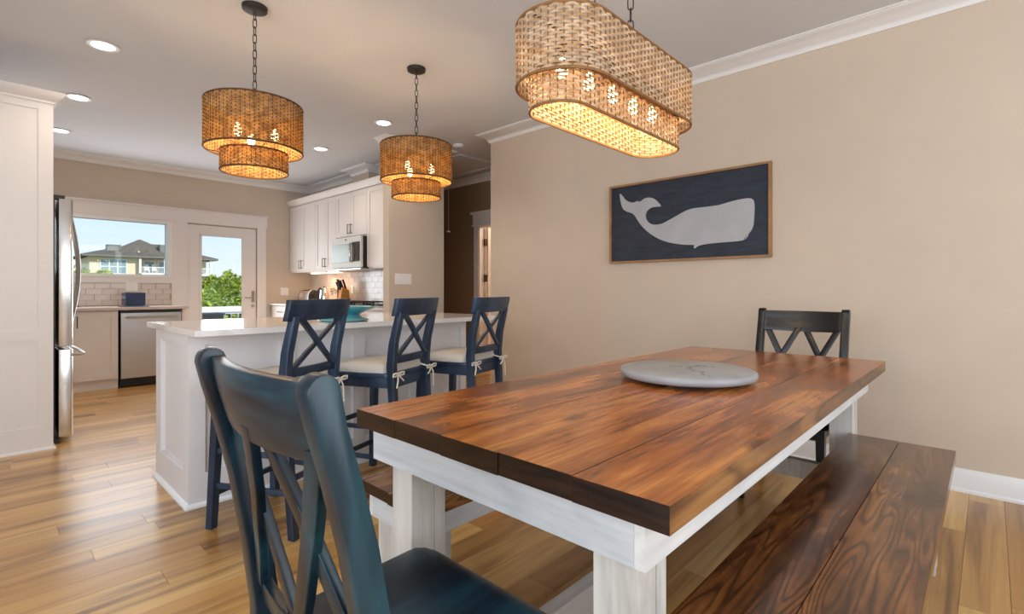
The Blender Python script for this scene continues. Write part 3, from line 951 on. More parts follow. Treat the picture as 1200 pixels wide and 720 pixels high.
# ------------------------------------------------------------------ switch plates
def plate(loc, w, h, facing, label, kind, gangs):
    t = thing('switch_plate' if kind == 'switch' else 'outlet_plate', label, kind, loc)
    if facing == 'y-':
        MB().box(-w / 2, w / 2, -0.006, 0, -h / 2, h / 2, 0.002).obj('cover', 'plate_plastic', t)
        for k in range(gangs):
            cx_ = (k - (gangs - 1) / 2) * 0.046
            MB().box(cx_ - 0.016, cx_ + 0.016, -0.010, -0.006, -0.033, 0.033, 0.0015).obj('rocker' if kind == 'switch' else 'socket', 'trim_paint', t)
    else:
        MB().box(-0.006, 0, -w / 2, w / 2, -h / 2, h / 2, 0.002).obj('cover', 'plate_plastic', t)
        for k in range(gangs):
            cx_ = (k - (gangs - 1) / 2) * 0.046
            MB().box(-0.010, -0.006, cx_ - 0.016, cx_ + 0.016, -0.033, 0.033, 0.0015).obj('rocker' if kind == 'switch' else 'socket', 'trim_paint', t)


plate((3.20, YP, 1.23), 0.21, 0.117, 'y-', 'wide white four-switch plate on the tan partition', 'switch', 4)
plate((3.25, YB, 1.09), 0.118, 0.117, 'y-', 'square white switch plate on the back wall right of the glass door', 'switch', 2)
plate((1.335, YB - 0.0135, 1.155), 0.125, 0.12, 'y-', 'beige outlet plate on the tiles above the navy toaster', 'outlet', 2)
plate((XK - 0.0135, 6.55, 1.12), 0.075, 0.117, 'x-', 'pale outlet plate on the tiled wall behind the knife block', 'outlet', 1)

# ------------------------------------------------------------------ counter items
# navy toaster and tray
tt = thing('toaster', 'navy blue toaster on the worktop below the window', 'toaster', (1.295, 7.55, 0.917), R(8))
MB().box(-0.10, 0.10, -0.07, 0.07, 0.012, 0.165, 0.02, 3).obj('shell', 'navy_enamel', tt)
MB().box(-0.085, 0.085, -0.062, 0.062, 0, 0.014, 0.003).obj('base', 'black_plastic', tt)
MB().box(-0.07, 0.07, -0.035, -0.012, 0.158, 0.172, 0.002).box(-0.07, 0.07, 0.012, 0.035, 0.158, 0.172, 0.002).obj('slot_rim', 'steel_bright', tt)
MB().box(-0.118, -0.1, -0.015, 0.015, 0.10, 0.12, 0.003).obj('lever', 'steel_bright', tt)
tag(MB().prism([(-0.15, -0.11), (0.12, -0.11), (0.12, 0.10), (-0.15, 0.10)], 'z', 0, 0.008, 0.003).obj('tray', 'navy_enamel', loc=(1.27, 7.44, 0.9125)), 'flat navy mat just in front of the navy toaster', 'mat')
bpy.data.objects['tray'].location = (1.27, 7.33, 0.9125)
tt.location = (1.295, 7.56, 0.912)
# bronze tap at the sink by the fridge
tap = MB().lathe([(0, 0), (0.025, 0), (0.025, 0.01), (0.012, 0.02), (0.012, 0.12), (0, 0.12)], 12).tube([(0, 0, 0.1), (0, 0, 0.25), (0, -0.03, 0.29), (0, -0.08, 0.30), (0, -0.13, 0.28), (0, -0.14, 0.24)], 0.010, 8)
tag(tap.obj('tap', 'bronze', loc=(0.78, 7.72, 0.912)), 'dark bronze kitchen tap next to the fridge handle', 'tap')

# silver toaster
st_ = thing('toaster', 'silver long-slot toaster on the corner worktop by the kettle', 'toaster', (3.42, 7.45, 0.9125), R(90))
prof = [(-0.085, 0.015), (-0.09, 0.05), (-0.085, 0.13), (-0.06, 0.185), (-0.02, 0.2), (0.02, 0.2), (0.06, 0.185), (0.085, 0.13), (0.09, 0.05), (0.085, 0.015)]
MB().prism(prof, 'x', -0.16, 0.16, 0.004).obj('shell', 'steel_bright', st_)
for s_ in (-1, 1):
    MB().prism([(p[0] * 0.98, p[1] * 0.98 + 0.001) for p in prof], 'x', s_ * 0.161 if s_ > 0 else -0.172, 0.172 if s_ > 0 else -0.161, 0.003).obj('end_cap', 'black_plastic', st_)
MB().box(-0.13, 0.13, -0.03, -0.01, 0.199, 0.203).box(-0.13, 0.13, 0.012, 0.032, 0.199, 0.203).obj('slot', 'black_plastic', st_)
for y_ in (-0.03, 0.03):
    MB().lathe([(0, 0), (0.014, 0), (0.012, 0.015), (0, 0.015)], 12).obj('dial', 'steel_bright', st_, loc=(-0.172, y_, 0.06)).rotation_euler = (0, R(-90), 0)
MB().box(-0.15, 0.15, -0.075, 0.075, 0, 0.016, 0.003).obj('base', 'black_plastic', st_)
# kettle
kt = thing('kettle', 'stainless electric kettle between the silver toaster and the box', 'kettle', (3.45, 7.02, 0.9125), R(200))
MB().lathe([(0, 0.02), (0.078, 0.02), (0.08, 0.03), (0.07, 0.13), (0.055, 0.215), (0.05, 0.225), (0.0, 0.235)], 28).obj('body', 'steel_bright', kt)
MB().lathe([(0, 0), (0.082, 0), (0.082, 0.016), (0.076, 0.02), (0, 0.02)], 28).obj('base', 'black_plastic', kt)
MB().tube([(0.052, 0, 0.21), (0.085, 0, 0.225), (0.115, 0, 0.20), (0.12, 0, 0.12), (0.10, 0, 0.06), (0.075, 0, 0.05)], 0.013, 8).obj('handle', 'black_plastic', kt)
MB().prism([(-0.045, 0.17), (-0.085, 0.215), (-0.05, 0.222)], 'y', -0.02, 0.02, 0.002).obj('spout', 'steel_bright', kt)
MB().lathe([(0, 0.234), (0.014, 0.234), (0.012, 0.25), (0, 0.252)], 12).obj('lid_knob', 'black_plastic', kt)
# printed box
bxx = thing('recipe_box', 'tan box printed with dark letters beside the knife block', 'box', (3.52, 6.80, 0.9125), R(12))
MB().box(-0.05, 0.05, -0.085, 0.085, 0, 0.245, 0.003).obj('carton', 'card', bxx)
MB().box(-0.052, 0.052, -0.089, -0.0855, 0.0, 0.245).obj('dark_side', 'print_dark', bxx)
for (a, z) in ((0.045, 0.20), (-0.005, 0.205), (-0.05, 0.18), (0.03, 0.155)):
    cpts = [(-0.0515, a + 0.022 * math.cos(t * math.pi / 8), z + 0.02 * math.sin(t * math.pi / 8)) for t in range(2, 15)]
    MB().tube(cpts, 0.004, 6).obj('printed_letter', 'print_dark', bxx)
MB().box(-0.052, -0.0505, -0.03, 0.02, 0.03, 0.045).obj('printed_line', 'print_dark', bxx)
# knife block
kb = thing('knife_block', 'orange wooden knife block with black knives near the range', 'knife block', (3.49, 6.53, 0.9125), R(-8))
MB().prism([(-0.075, 0), (0.08, 0), (0.055, 0.20), (-0.035, 0.235), (-0.05, 0.16)], 'x' if False else 'y', -0.055, 0.055, 0.004).obj('block', 'block_wood', kb)
for (x_, y_, ln, tl) in ((-0.045, 0.035, 0.11, -0.35), (-0.02, 0.03, 0.13, -0.3), (0.005, 0.035, 0.10, -0.3), (-0.04, -0.005, 0.15, -0.32), (-0.01, -0.01, 0.12, -0.3), (0.02, -0.03, 0.13, -0.28)):
    zb_ = 0.215 if x_ > -0.03 else 0.20
    MB().bar((x_, y_, zb_), (x_ + math.sin(tl) * ln, y_ + 0.02, zb_ + ln), 0.016, 0.026, (1, 0, 0), 0.004).obj('knife_handle', 'black_plastic', kb)

# blue bowl on island
bo = MB().lathe([(0, 0.004), (0.13, 0.0), (0.152, 0.003), (0.148, 0.009), (0.115, 0.02), (0.098, 0.032), (0.104, 0.042), (0.135, 0.055), (0.178, 0.070), (0.208, 0.084),
                 (0.212, 0.088), (0.206, 0.089), (0.17, 0.076), (0.12, 0.060), (0.07, 0.045), (0, 0.038)], 56)
tag(bo.obj('footed_bowl', 'teal_ceramic', loc=(1.575, 2.945, 0.9145), angle=60), 'wide teal footed bowl on the island worktop', 'bowl')


# ------------------------------------------------------------------ dining table
TX0, TX1, TY0, TY1 = 0.748, 3.01, 0.366, 1.325
tb = thing('dining_table', 'long farmhouse dining table with stained plank top and whitewashed base', 'table', (1.88, 0.845, 0))
ox, oy = -1.88, -0.845
pw = (TY1 - TY0) / 5
pl_ = []
for k in range(5):
    y0, y1 = TY0 + k * pw, TY0 + (k + 1) * pw
    jx = (0.0, 0.0012, -0.001, 0.001, 0.0)[k]
    m_ = MB().box(-1.131, 1.131, -pw / 2 + 0.0006, pw / 2 - 0.0006, -0.024, 0.024, 0.0025, 2)
    me_ = m_.mesh('plank', 'table_stain')
    me_.materials.append(MATS['end_grain']); me_.materials.append(MATS['table_edge'])
    for p_ in me_.polygons:
        if abs(p_.normal.x) > 0.9:
            p_.material_index = 1
        elif abs(p_.normal.y) > 0.9:
            p_.material_index = 2 if (k == 0 and p_.normal.y < 0) or (k == 4 and p_.normal.y > 0) else 1
    o = link_mesh('plank', me_, tb, loc=(jx, (y0 + y1) / 2 + oy, 0.736 + (0.0004 if k % 2 else 0)))
ap = MB()
AX0, AX1, AY0, AY1 = 0.77, 2.90, 0.42, 1.27
ap.bm.free()
for (a, b_) in ((AX0, AX0 + 0.022), (AX1 - 0.022, AX1)):
    MB().box(a + ox, b_ + ox, AY0 + 0.022 + oy, AY1 + oy, 0.625, 0.7115, 0.002).obj('end_apron', 'white_wash_cross', tb)
MB().box(AX0 + ox, AX1 + ox, AY0 + oy, AY0 + 0.0215 + oy, 0.625, 0.7115, 0.002).obj('side_apron', 'white_wash_long', tb)
MB().box(AX0 + 0.023 + ox, AX1 - 0.023 + ox, AY1 - 0.02 + oy, AY1 + 0.001 + oy, 0.625, 0.7115, 0.002).obj('side_apron', 'white_wash_long', tb)


def lam_leg(x0, x1, y0, y1, z1, parent, nb=3, name='leg'):
    m_ = MB()
    w = (x1 - x0) / nb
    for k in range(nb):
        off = (0.0, 0.002, 0.0)[k % 3]
        m_.box(x0 + k * w + 0.0008, x0 + (k + 1) * w - 0.0008, y0 + off, y1 - off, 0, z1, 0.002, 1)
    return m_.obj(name, 'white_wash', parent)


for (xa, xb) in ((0.7935, 0.908), (2.71, 2.828)):
    for (ya, yb) in ((0.4515, 0.541), (1.12, 1.209)):
        lam_leg(xa + ox, xb + ox, ya + oy, yb + oy, 0.7115, tb)
for xa in (0.84, 2.74):
    MB().box(xa + ox, xa + 0.038 + ox, 0.5415 + oy, 1.1195 + oy, 0.19, 0.275, 0.002).obj('stretcher', 'white_wash', tb)
MB().box(0.879 + ox, 2.739 + ox, 0.81 + oy, 0.85 + oy, 0.19, 0.275, 0.002).obj('stretcher', 'white_wash_long', tb)


def bench(label, x0, x1, y0, y1):
    cx_, cy_ = (x0 + x1) / 2, (y0 + y1) / 2
    t = thing('bench', label, 'bench', (cx_, cy_, 0), group='benches along the dining table')
    hx, hy = (x1 - x0) / 2, (y1 - y0) / 2
    for s_ in (-1, 1):
        o = MB().box(-hx, hx, -hy / 2 + 0.0012, hy / 2 - 0.0012, -0.018, 0.018, 0.003, 2).obj('plank', 'bench_stain', t, loc=(0.002 * s_, s_ * hy / 2, 0.442))
        o.data.materials.append(MATS['end_grain'])
        for p_ in o.data.polygons:
            if abs(p_.normal.x) > 0.9:
                p_.material_index = 1
    xi, yi = hx - 0.022, hy - 0.035
    for (a, b_) in ((-xi, -xi + 0.02), (xi - 0.02, xi)):
        MB().box(a, b_, -yi + 0.02, yi - 0.02, 0.342, 0.4235, 0.002).obj('end_apron', 'white_wash_cross', t)
    for (a, b_) in ((-yi, -yi + 0.0195), (yi - 0.0195, yi)):
        MB().box(-xi, xi, a, b_, 0.342, 0.4235, 0.002).obj('side_apron', 'white_wash_long', t)
    for sx_ in (-1, 1):
        for sy_ in (-1, 1):
            xa = -xi + 0.021 if sx_ < 0 else xi - 0.021 - 0.114
            ya = -yi + 0.0205 if sy_ < 0 else yi - 0.0205 - 0.088
            lam_leg(xa, xa + 0.114, ya, ya + 0.088, 0.4235, t)
    return t


bench('dark stained two-plank bench in the right foreground beside the table', 0.84, 2.685, 0.097, 0.46)
bench('dark stained bench on the island side of the table, mostly hidden', 0.89, 2.72, 1.205, 1.563)

# round board on table
rbp = thing('serving_board', 'round grey lazy susan standing on the dining table', 'tray', (1.865, 0.845, 0.7605))
MB().lathe([(0, 0.012), (0.232, 0.012), (0.244, 0.017), (0.249, 0.027), (0.247, 0.038), (0.240, 0.042), (0, 0.042)], 72).obj('disc', 'plate_gray', rbp, angle=50)
MB().lathe([(0, 0.0), (0.17, 0.0), (0.17, 0.0118), (0, 0.0118)], 40).obj('turntable', 'black_plastic', rbp)
# engraved emblem: a leafy scrawl of two branches
for s_, (cx_, cy_) in ((1, (0.06, 0.01)), (-1, (-0.05, -0.07))):
    em = MB()
    for k in range(11):
        a = k * 0.42
        px_, py_ = cx_ + s_ * 0.012 * (k - 5), cy_ - 0.012 * (k - 5)
        em.tube([(px_, py_, 0.0422), (px_ + 0.016 * math.cos(a * 2.3), py_ + 0.016 * math.sin(a * 2.3), 0.0424), (px_ + 0.02 * math.cos(a * 2.3 + 0.7), py_ + 0.02 * math.sin(a * 2.3 + 0.7), 0.0422)], 0.0009, 4)
    em.obj('engraving', 'engrave_gray', rbp)


# ------------------------------------------------------------------ dining chairs (seat faces +x locally)
def post_profile(w_top=0.058):
    c = [(-0.228, 0.0), (-0.190, 0.20), (-0.160, 0.42), (-0.163, 0.50), (-0.180, 0.63), (-0.203, 0.76), (-0.228, 0.86), (-0.248, 0.93), (-0.257, 0.972)]
    w = [0.030, 0.036, 0.044, 0.045, 0.044, 0.043, 0.042, 0.042, 0.044]
    return c, w


def post_x(z):
    c, w = post_profile()
    for (a, za), (b2, zb_) in zip(c, c[1:]):
        if za <= z <= zb_:
            return a + (b2 - a) * (z - za) / (zb_ - za)
    return c[-1][0]


def dining_chair(label, mat, loc, rot):
    t = thing('dining_chair', label, 'chair', loc, rot, 'dining chairs at the table ends')
    c, w = post_profile()
    bk = [(x_ - w_ / 2, z) for (x_, z), w_ in zip(c, w)]
    ft = [(x_ + w_ / 2, z) for (x_, z), w_ in zip(c, w)]
    ce = c[-1]
    arc = [(ce[0] + 0.022 * math.cos(a), ce[1] + 0.002 + 0.024 * math.sin(a)) for a in [math.pi * k / 9 for k in range(1, 9)]]
    poly = ft + arc + bk[::-1]
    for s_ in (-1, 1):
        y0, y1 = sorted((s_ * 0.193, s_ * 0.230))
        MB().prism(poly, 'y', y0, y1, 0.0035, 2).obj('back_post', mat, t, angle=28)
    # curved top rail
    zt_, zb_ = 0.984, 0.874

    def rail(th0):
        def f(u, v):
            y = -0.194 + 0.388 * u
            bow = 0.026 * (1 - (y / 0.194) ** 2)
            zl = zb_ - 0.006 * (1 - (y / 0.194) ** 2)
            z = zl + (zt_ - zl) * v
            return (post_x(min(z, 0.97)) + th0 - bow + 0.006, y, z)
        return f
    MB().grid_slab(rail(-0.010), rail(0.012), 18, 4, 0.003).obj('top_rail', mat + '_cross', t, angle=60)
    # lower rail
    zl0, zl1 = 0.515, 0.56

    def lrail(th0):
        def f(u, v):
            y = -0.194 + 0.388 * u
            z = zl0 + (zl1 - zl0) * v
            return (post_x(z) + th0 - 0.016 * (1 - (y / 0.194) ** 2), y, z)
        return f
    MB().grid_slab(lrail(-0.009), lrail(0.010), 14, 2, 0.002).obj('lower_rail', mat + '_cross', t, angle=60)
    # two crosses
    for yc in (-0.098, 0.098):
        for s_, dx in ((1, -0.0055), (-1, 0.0055)):
            def sl(th0, half):
                def f(u, v):
                    z = 0.552 + (0.892 - 0.552) * u
                    y = yc + s_ * (0.084 - 0.168 * u) + (v - 0.5) * 0.034
                    return (post_x(z) + th0 - 0.018 * (1 - (y / 0.194) ** 2), y, z)
                return f
            MB().grid_slab(sl(-0.008 + dx * 0.9, 0), sl(0.008 + dx * 0.9, 0), 12, 1, 0.002).obj('cross_slat', mat, t, angle=60)
    # seat, scooped
    def seat_top(u, v):
        x_ = -0.172 + 0.414 * u
        hw_ = 0.207 + 0.020 * u
        # rounded front corners
        if u > 0.86:
            hw_ -= 0.035 * ((u - 0.86) / 0.14) ** 2
        y = (-1 + 2 * v) * hw_
        dz = -0.010 * max(0, 1 - (y / 0.17) ** 2) * math.sin(math.pi * min(1, max(0, u)))
        edge = 0.012 * max(0, (u - 0.9) / 0.1) ** 2
        return (x_, y, 0.462 + dz - edge)
    def seat_bot(u, v):
        p = seat_top(u, v)
        return (p[0] - 0.004 * (u > 0.95), p[1] * 0.985, 0.432)
    MB().grid_slab(seat_bot, seat_top, 20, 16, 0.004).obj('seat', mat + '_deep', t, angle=55)
    fr2 = MB()
    fr2.box(-0.14, 0.185, -0.19, -0.168, 0.372, 0.4315, 0.002).box(-0.14, 0.185, 0.168, 0.19, 0.372, 0.4315, 0.002)
    fr2.box(0.165, 0.187, -0.17, 0.17, 0.372, 0.4315, 0.002).box(-0.160, -0.138, -0.192, 0.192, 0.372, 0.4315, 0.002)
    fr2.obj('seat_frame', mat, t)
    for s_ in (-1, 1):
        yb_ = s_ * 0.185
        MB().hexa([(0.168, yb_ - 0.013, 0), (0.194, yb_ - 0.013, 0), (0.194, yb_ + 0.013, 0), (0.168, yb_ + 0.013, 0)],
                  [(0.158, yb_ - 0.020, 0.4315), (0.198, yb_ - 0.020, 0.4315), (0.198, yb_ + 0.020, 0.4315), (0.158, yb_ + 0.020, 0.4315)], 0.003).obj('leg', mat, t)
        MB().bar((-0.19, s_ * 0.205, 0.2), (0.17, s_ * 0.187, 0.2), 0.018, 0.026, bev=0.003).obj('stretcher', mat, t)
    MB().bar((-0.02, -0.19, 0.2), (-0.02, 0.19, 0.2), 0.018, 0.024, bev=0.003).obj('stretcher', mat, t)
    return t


dining_chair('teal-black wooden cross-back chair in the near foreground at the table end', 'chair_teal', (0.546, 0.815, 0), 0)
dining_chair('black cross-back chair at the far table end against the tan wall', 'chair_black', (2.975, 0.778, 0), math.pi)


# ------------------------------------------------------------------ bar stools (seat faces +y locally)
def spx(z):
    c = [(-0.240, 0.0), (-0.215, 0.3), (-0.196, 0.6), (-0.192, 0.70), (-0.205, 0.82), (-0.232, 0.93), (-0.262, 1.045)]
    for (a, za), (b2, zb_) in zip(c, c[1:]):
        if za <= z <= zb_:
            return a + (b2 - a) * (z - za) / (zb_ - za)
    return c[-1][0]


def make_stool():
    mat = 'stool_navy'
    t = thing('bar_stool', 'x', 'stool')
    zs = [0, 0.15, 0.3, 0.45, 0.6, 0.65, 0.70, 0.76, 0.82, 0.88, 0.93, 0.985]
    wd = [0.034, 0.036, 0.038, 0.040, 0.044, 0.046, 0.046, 0.044, 0.042, 0.040, 0.038, 0.034]
    poly = [(spx(z) + w_ / 2, z) for z, w_ in zip(zs, wd)] + [(spx(z) - w_ / 2, z) for z, w_ in zip(zs, wd)][::-1]
    for s_ in (-1, 1):
        x0, x1 = sorted((s_ * 0.152, s_ * 0.188))
        MB().prism(poly, 'x', x0, x1, 0.003, 2).obj('back_post', mat, t, angle=50)

    def rail(th0):
        def f(u, v):
            x_ = -0.213 + 0.426 * u
            z = 0.966 + 0.094 * v
            return (x_, spx(z) + th0 - 0.022 * (1 - (x_ / 0.21) ** 2) + 0.012, z)
        return f
    MB().grid_slab(rail(-0.014), rail(0.012), 14, 3, 0.003).obj('top_rail', mat, t, angle=60)

    def lrail(th0):
        def f(u, v):
            x_ = -0.153 + 0.306 * u
            z = 0.708 + 0.042 * v
            return (x_, spx(z) + th0 - 0.012 * (1 - (x_ / 0.16) ** 2), z)
        return f
    MB().grid_slab(lrail(-0.010), lrail(0.010), 10, 2, 0.002).obj('lower_rail', mat, t, angle=60)
    for s_, dx in ((1, -0.005), (-1, 0.005)):
        def sl(th0):
            def f(u, v):
                z = 0.742 + (0.972 - 0.742) * u
                x_ = s_ * (0.138 - 0.276 * u) + (v - 0.5) * 0.034
                return (x_, spx(z) + th0 - 0.014 * (1 - (x_ / 0.2) ** 2), z)
            return f
        MB().grid_slab(sl(-0.010 + dx), sl(0.010 + dx), 12, 1, 0.002).obj('cross_slat', mat, t, angle=60)
    # seat board, frame
    sp_ = []
    for (cx_, cy_, a0) in ((0.185, 0.185, 0), (-0.185, 0.185, 90), (-0.165, -0.16, 180), (0.165, -0.16, 270)):
        r_ = 0.03
        for k in range(5):
            a = R(a0 + k * 22.5)
            sp_.append((cx_ + r_ * math.cos(a), cy_ + r_ * math.sin(a)))
    MB().prism(sp_, 'z', 0.634, 0.655, 0.004, 2).obj('seat', mat, t, angle=50)
    f = MB()
    f.prism([(-0.198, 0.20), (0.198, 0.20), (0.176, -0.196), (-0.176, -0.196)], 'z', 0.576, 0.6335, 0.003)
    f.obj('seat_frame', mat, t)
    for s_ in (-1, 1):
        xb = s_ * 0.195; xt = s_ * 0.178
        MB().hexa([(xb - 0.017, 0.185, 0), (xb + 0.017, 0.185, 0), (xb + 0.017, 0.219, 0), (xb - 0.017, 0.219, 0)],
                  [(xt - 0.020, 0.158, 0.60), (xt + 0.020, 0.158, 0.60), (xt + 0.020, 0.198, 0.60), (xt - 0.020, 0.198, 0.60)], 0.003).obj('leg', mat, t)
        for z in (0.20, 0.36):
            MB().bar((s_ * 0.172, spx(z), z), (s_ * (0.193 - 0.015 * z), 0.198 - 0.03 * z, z), 0.016, 0.024, bev=0.003).obj('stretcher', mat, t)
    for z in (0.16, 0.36):
        MB().bar((-0.19, 0.192, z), (0.19, 0.192, z), 0.018, 0.026, bev=0.003).obj('stretcher', mat, t)
    MB().bar((-0.17, spx(0.26), 0.26), (0.17, spx(0.26), 0.26), 0.018, 0.026, bev=0.003).obj('stretcher', mat, t)
    return t


def cushion_mesh():
    m_ = MB()
    N = 20

    def top(u, v):
        x_ = -1 + 2 * u; y = -1 + 2 * v
        # superellipse-like square
        hx = 0.204 if y > -0.2 else 0.204 - 0.02 * (-y)
        px_ = x_ * hx; py_ = y * 0.185 + 0.01
        # round corners
        if abs(x_) > 0.82 and abs(y) > 0.82:
            k = min(abs(x_), abs(y)) - 0.82
            px_ *= 1 - 0.09 * k / 0.18; py_ = 0.01 + (py_ - 0.01) * (1 - 0.09 * k / 0.18)
        e1 = 1 - abs(x_) ** 6; e2 = 1 - abs(y) ** 6
        h = 0.012 + 0.036 * (max(0, e1) * max(0, e2)) ** 0.5
        dim = 0.004 * math.exp(-((x_ ** 2 + y ** 2) / 0.05)) + 0.0015 * math.sin(px_ * 60 + py_ * 30)
        return (px_, py_, 0.665 + h * 0.95 - dim)

    def bot(u, v):
        p = top(u, v)
        return (p[0] * 0.985, p[1] * 0.985, 0.6565 + 0.0)
    m_.grid_slab(bot, top, 24, 24)
    return m_


def make_cushion():
    t = thing('seat_cushion', 'x', 'cushion')
    cushion_mesh().obj('pad', 'cushion_cloth', t, angle=80)
    for s_ in (-1, 1):
        m_ = MB()
        px_ = s_ * 0.17
        y0 = -0.226
        m_.tube([(s_ * 0.145, -0.175, 0.668), (px_ - s_ * 0.025, y0 + 0.01, 0.66), (px_, y0, 0.655)], 0.005, 6)
        # loops of the bow
        for d_ in (-1, 1):
            m_.tube([(px_, y0 - 0.004, 0.655), (px_ + d_ * 0.022, y0 - 0.012, 0.665), (px_ + d_ * 0.048, y0 - 0.012, 0.663), (px_ + d_ * 0.050, y0 - 0.010, 0.650), (px_ + d_ * 0.024, y0 - 0.008, 0.648), (px_, y0 - 0.006, 0.654)], 0.005, 6)
        m_.tube([(px_, y0 - 0.006, 0.655), (px_ + s_ * 0.012, y0 - 0.014, 0.62), (px_ + s_ * 0.020, y0 - 0.012, 0.585 - (0.05 if s_ > 0 else 0))], 0.0045, 6)
        m_.tube([(px_, y0 - 0.006, 0.655), (px_ - s_ * 0.025, y0 - 0.014, 0.63), (px_ - s_ * 0.045, y0 - 0.012, 0.615)], 0.0045, 6)
        m_.obj('tie', 'tie_cloth', t, angle=70)
    return t


sp_data = [(1.005, 2.523, 0.45, 'navy cross-back bar stool at the left end of the island', 'light grey tied cushion on the leftmost bar stool'),
           (1.602, 2.562, 0.385, 'navy cross-back bar stool in the middle of the three', 'light grey tied cushion on the middle bar stool'),
           (2.192, 2.551, 0.27, 'navy cross-back bar stool at the right, near the tan wall', 'light grey tied cushion on the right-hand bar stool')]
s0 = make_stool(); c0 = make_cushion()
for i, (x_, y_, a_, ls, lc) in enumerate(sp_data):
    s1 = s0 if i == 0 else copy_tree(s0)
    c1 = c0 if i == 0 else copy_tree(c0)
    for o_, lb, gp in ((s1, ls, 'bar stools along the island'), (c1, lc, 'cushions on the bar stools')):
        o_.location = (x_, y_, 0); o_.rotation_euler = (0, 0, a_)
        o_['label'] = lb; o_['group'] = gp

# ------------------------------------------------------------------ picture of a whale
pic = thing('whale_picture', 'framed navy board with a white whale on the tan wall', 'picture', (XW - 0.001, 1.709, 1.655))
hw2, hh2 = 0.636, 0.325
MB().box(-0.016, 0, -hw2 + 0.012, hw2 - 0.012, -hh2 + 0.012, hh2 - 0.012).obj('board', 'distressed_navy', pic)
for (a, b_, c_, d_) in ((-hw2, hw2, hh2 - 0.016, hh2), (-hw2, hw2, -hh2, -hh2 + 0.016), (-hw2, -hw2 + 0.016, -hh2 + 0.016, hh2 - 0.016), (hw2 - 0.016, hw2, -hh2 + 0.016, hh2 - 0.016)):
    MB().box(-0.034, 0.0, a, b_, c_, d_, 0.0015, 1).obj('frame_strip', 'frame_wood', pic)
wpx = [(140, 243), (158, 262), (175, 283), (200, 294), (222, 296), (240, 288), (262, 290), (285, 272), (315, 266), (345, 274), (368, 295), (385, 318), (350, 322), (325, 328), (303, 345), (292, 370),
       (298, 400), (318, 422), (350, 430), (390, 424), (430, 404), (480, 376), (530, 348), (575, 332), (640, 324), (730, 312), (790, 295), (850, 279), (900, 271), (930, 272), (944, 288), (948, 330),
       (946, 380), (942, 430), (930, 462), (912, 485), (905, 505), (880, 523), (840, 530), (760, 536), (700, 541), (640, 549), (605, 560), (590, 572), (582, 566), (585, 552), (540, 551), (470, 544),
       (400, 527), (350, 503), (300, 468), (262, 428), (240, 395), (222, 368), (200, 357), (170, 346), (152, 325), (143, 290), (138, 260)]
# outline measured on the picture, in metres on the board (board-local y to the left, z up)
ca_, sa_ = math.cos(AZ), math.sin(AZ)


def board_yz(px_, py_):
    ix, iy = 700 + px_ / 5.141, 180 + py_ / 5.141
    u = (ix - 600) / FPX
    dx_, dy_ = ca_ + u * sa_, sa_ - u * ca_
    t_ = 3.69 / dx_
    return (dy_ * t_ - 1.709, 1.10 + (341 - iy) / FPX * t_ - 1.655)


out = [board_yz(*p) for p in wpx]
sm = []
k_ = len(out)
for i in range(k_):                         # light smoothing with a closed spline
    p0, p1, p2, p3 = out[i - 1], out[i], out[(i + 1) % k_], out[(i + 2) % k_]
    for t_ in (0, 0.5):
        q = []
        for a in (0, 1):
            q.append(0.5 * (2 * p1[a] + (p2[a] - p0[a]) * t_ + (2 * p0[a] - 5 * p1[a] + 4 * p2[a] - p3[a]) * t_ ** 2 + (3 * p1[a] - p0[a] - 3 * p2[a] + p3[a]) * t_ ** 3))
        sm.append(tuple(q))
MB().prism(sm, 'x', -0.026, -0.0165).obj('whale', 'whale_white', pic, angle=50)
ey = board_yz(897, 505)
MB().tube([(-0.0265, ey[0] + 0.012, ey[1] - 0.012), (-0.0268, ey[0] - 0.002, ey[1] + 0.002), (-0.0268, ey[0] - 0.006, ey[1] + 0.014)], 0.0014, 5).obj('eye_line', 'iron', pic)


# ------------------------------------------------------------------ woven lampshades
def weave(mb, perim, pt, nst, z0, z1, pitch, amp=0.0030, rh=0.0044, rt=0.0017, sub=4):
    """rows of wicker strands passing in front of and behind nst stakes. pt(s) -> (x, y, nx, ny)"""
    rows = int((z1 - z0) / pitch)
    n_ = nst * sub
    for r_ in range(rows):
        z = z0 + (r_ + 0.5) * (z1 - z0) / rows
        A = []
        for i in range(n_):
            x_, y_, nx, ny = pt(i / n_)
            ph = math.pi * i / sub + math.pi * r_
            o = amp * math.cos(ph) + random.uniform(-0.0004, 0.0004)
            zz = z + random.uniform(-0.0005, 0.0005)
            h_ = rh * (0.9 + 0.2 * random.random())
            A.append([mb.bm.verts.new((x_ + nx * (o + a * rt), y_ + ny * (o + a * rt), zz + b2 * h_)) for a, b2 in ((1, 0), (0, 1), (-1, 0), (0, -1))])
        for i in range(n_):
            P, Q = A[i], A[(i + 1) % n_]
            for j in range(4):
                mb.bm.faces.new([P[j], P[(j + 1) % 4], Q[(j + 1) % 4], Q[j]])


def stadium_pt(L, Wd):
    """closed stadium outline, long axis x, centred"""
    r_ = Wd / 2; st_l = L - Wd
    per = 2 * st_l + 2 * math.pi * r_

    def f(s):
        d_ = (s % 1.0) * per
        if d_ < st_l:
            return (-st_l / 2 + d_, -r_, 0, -1)
        d_ -= st_l
        if d_ < math.pi * r_:
            a = -math.pi / 2 + d_ / r_
            return (st_l / 2 + r_ * math.cos(a), r_ * math.sin(a), math.cos(a), math.sin(a))
        d_ -= math.pi * r_
        if d_ < st_l:
            return (st_l / 2 - d_, r_, 0, 1)
        d_ -= st_l
        a = math.pi / 2 + d_ / r_
        return (-st_l / 2 + r_ * math.cos(a), r_ * math.sin(a), math.cos(a), math.sin(a))
    return f, per


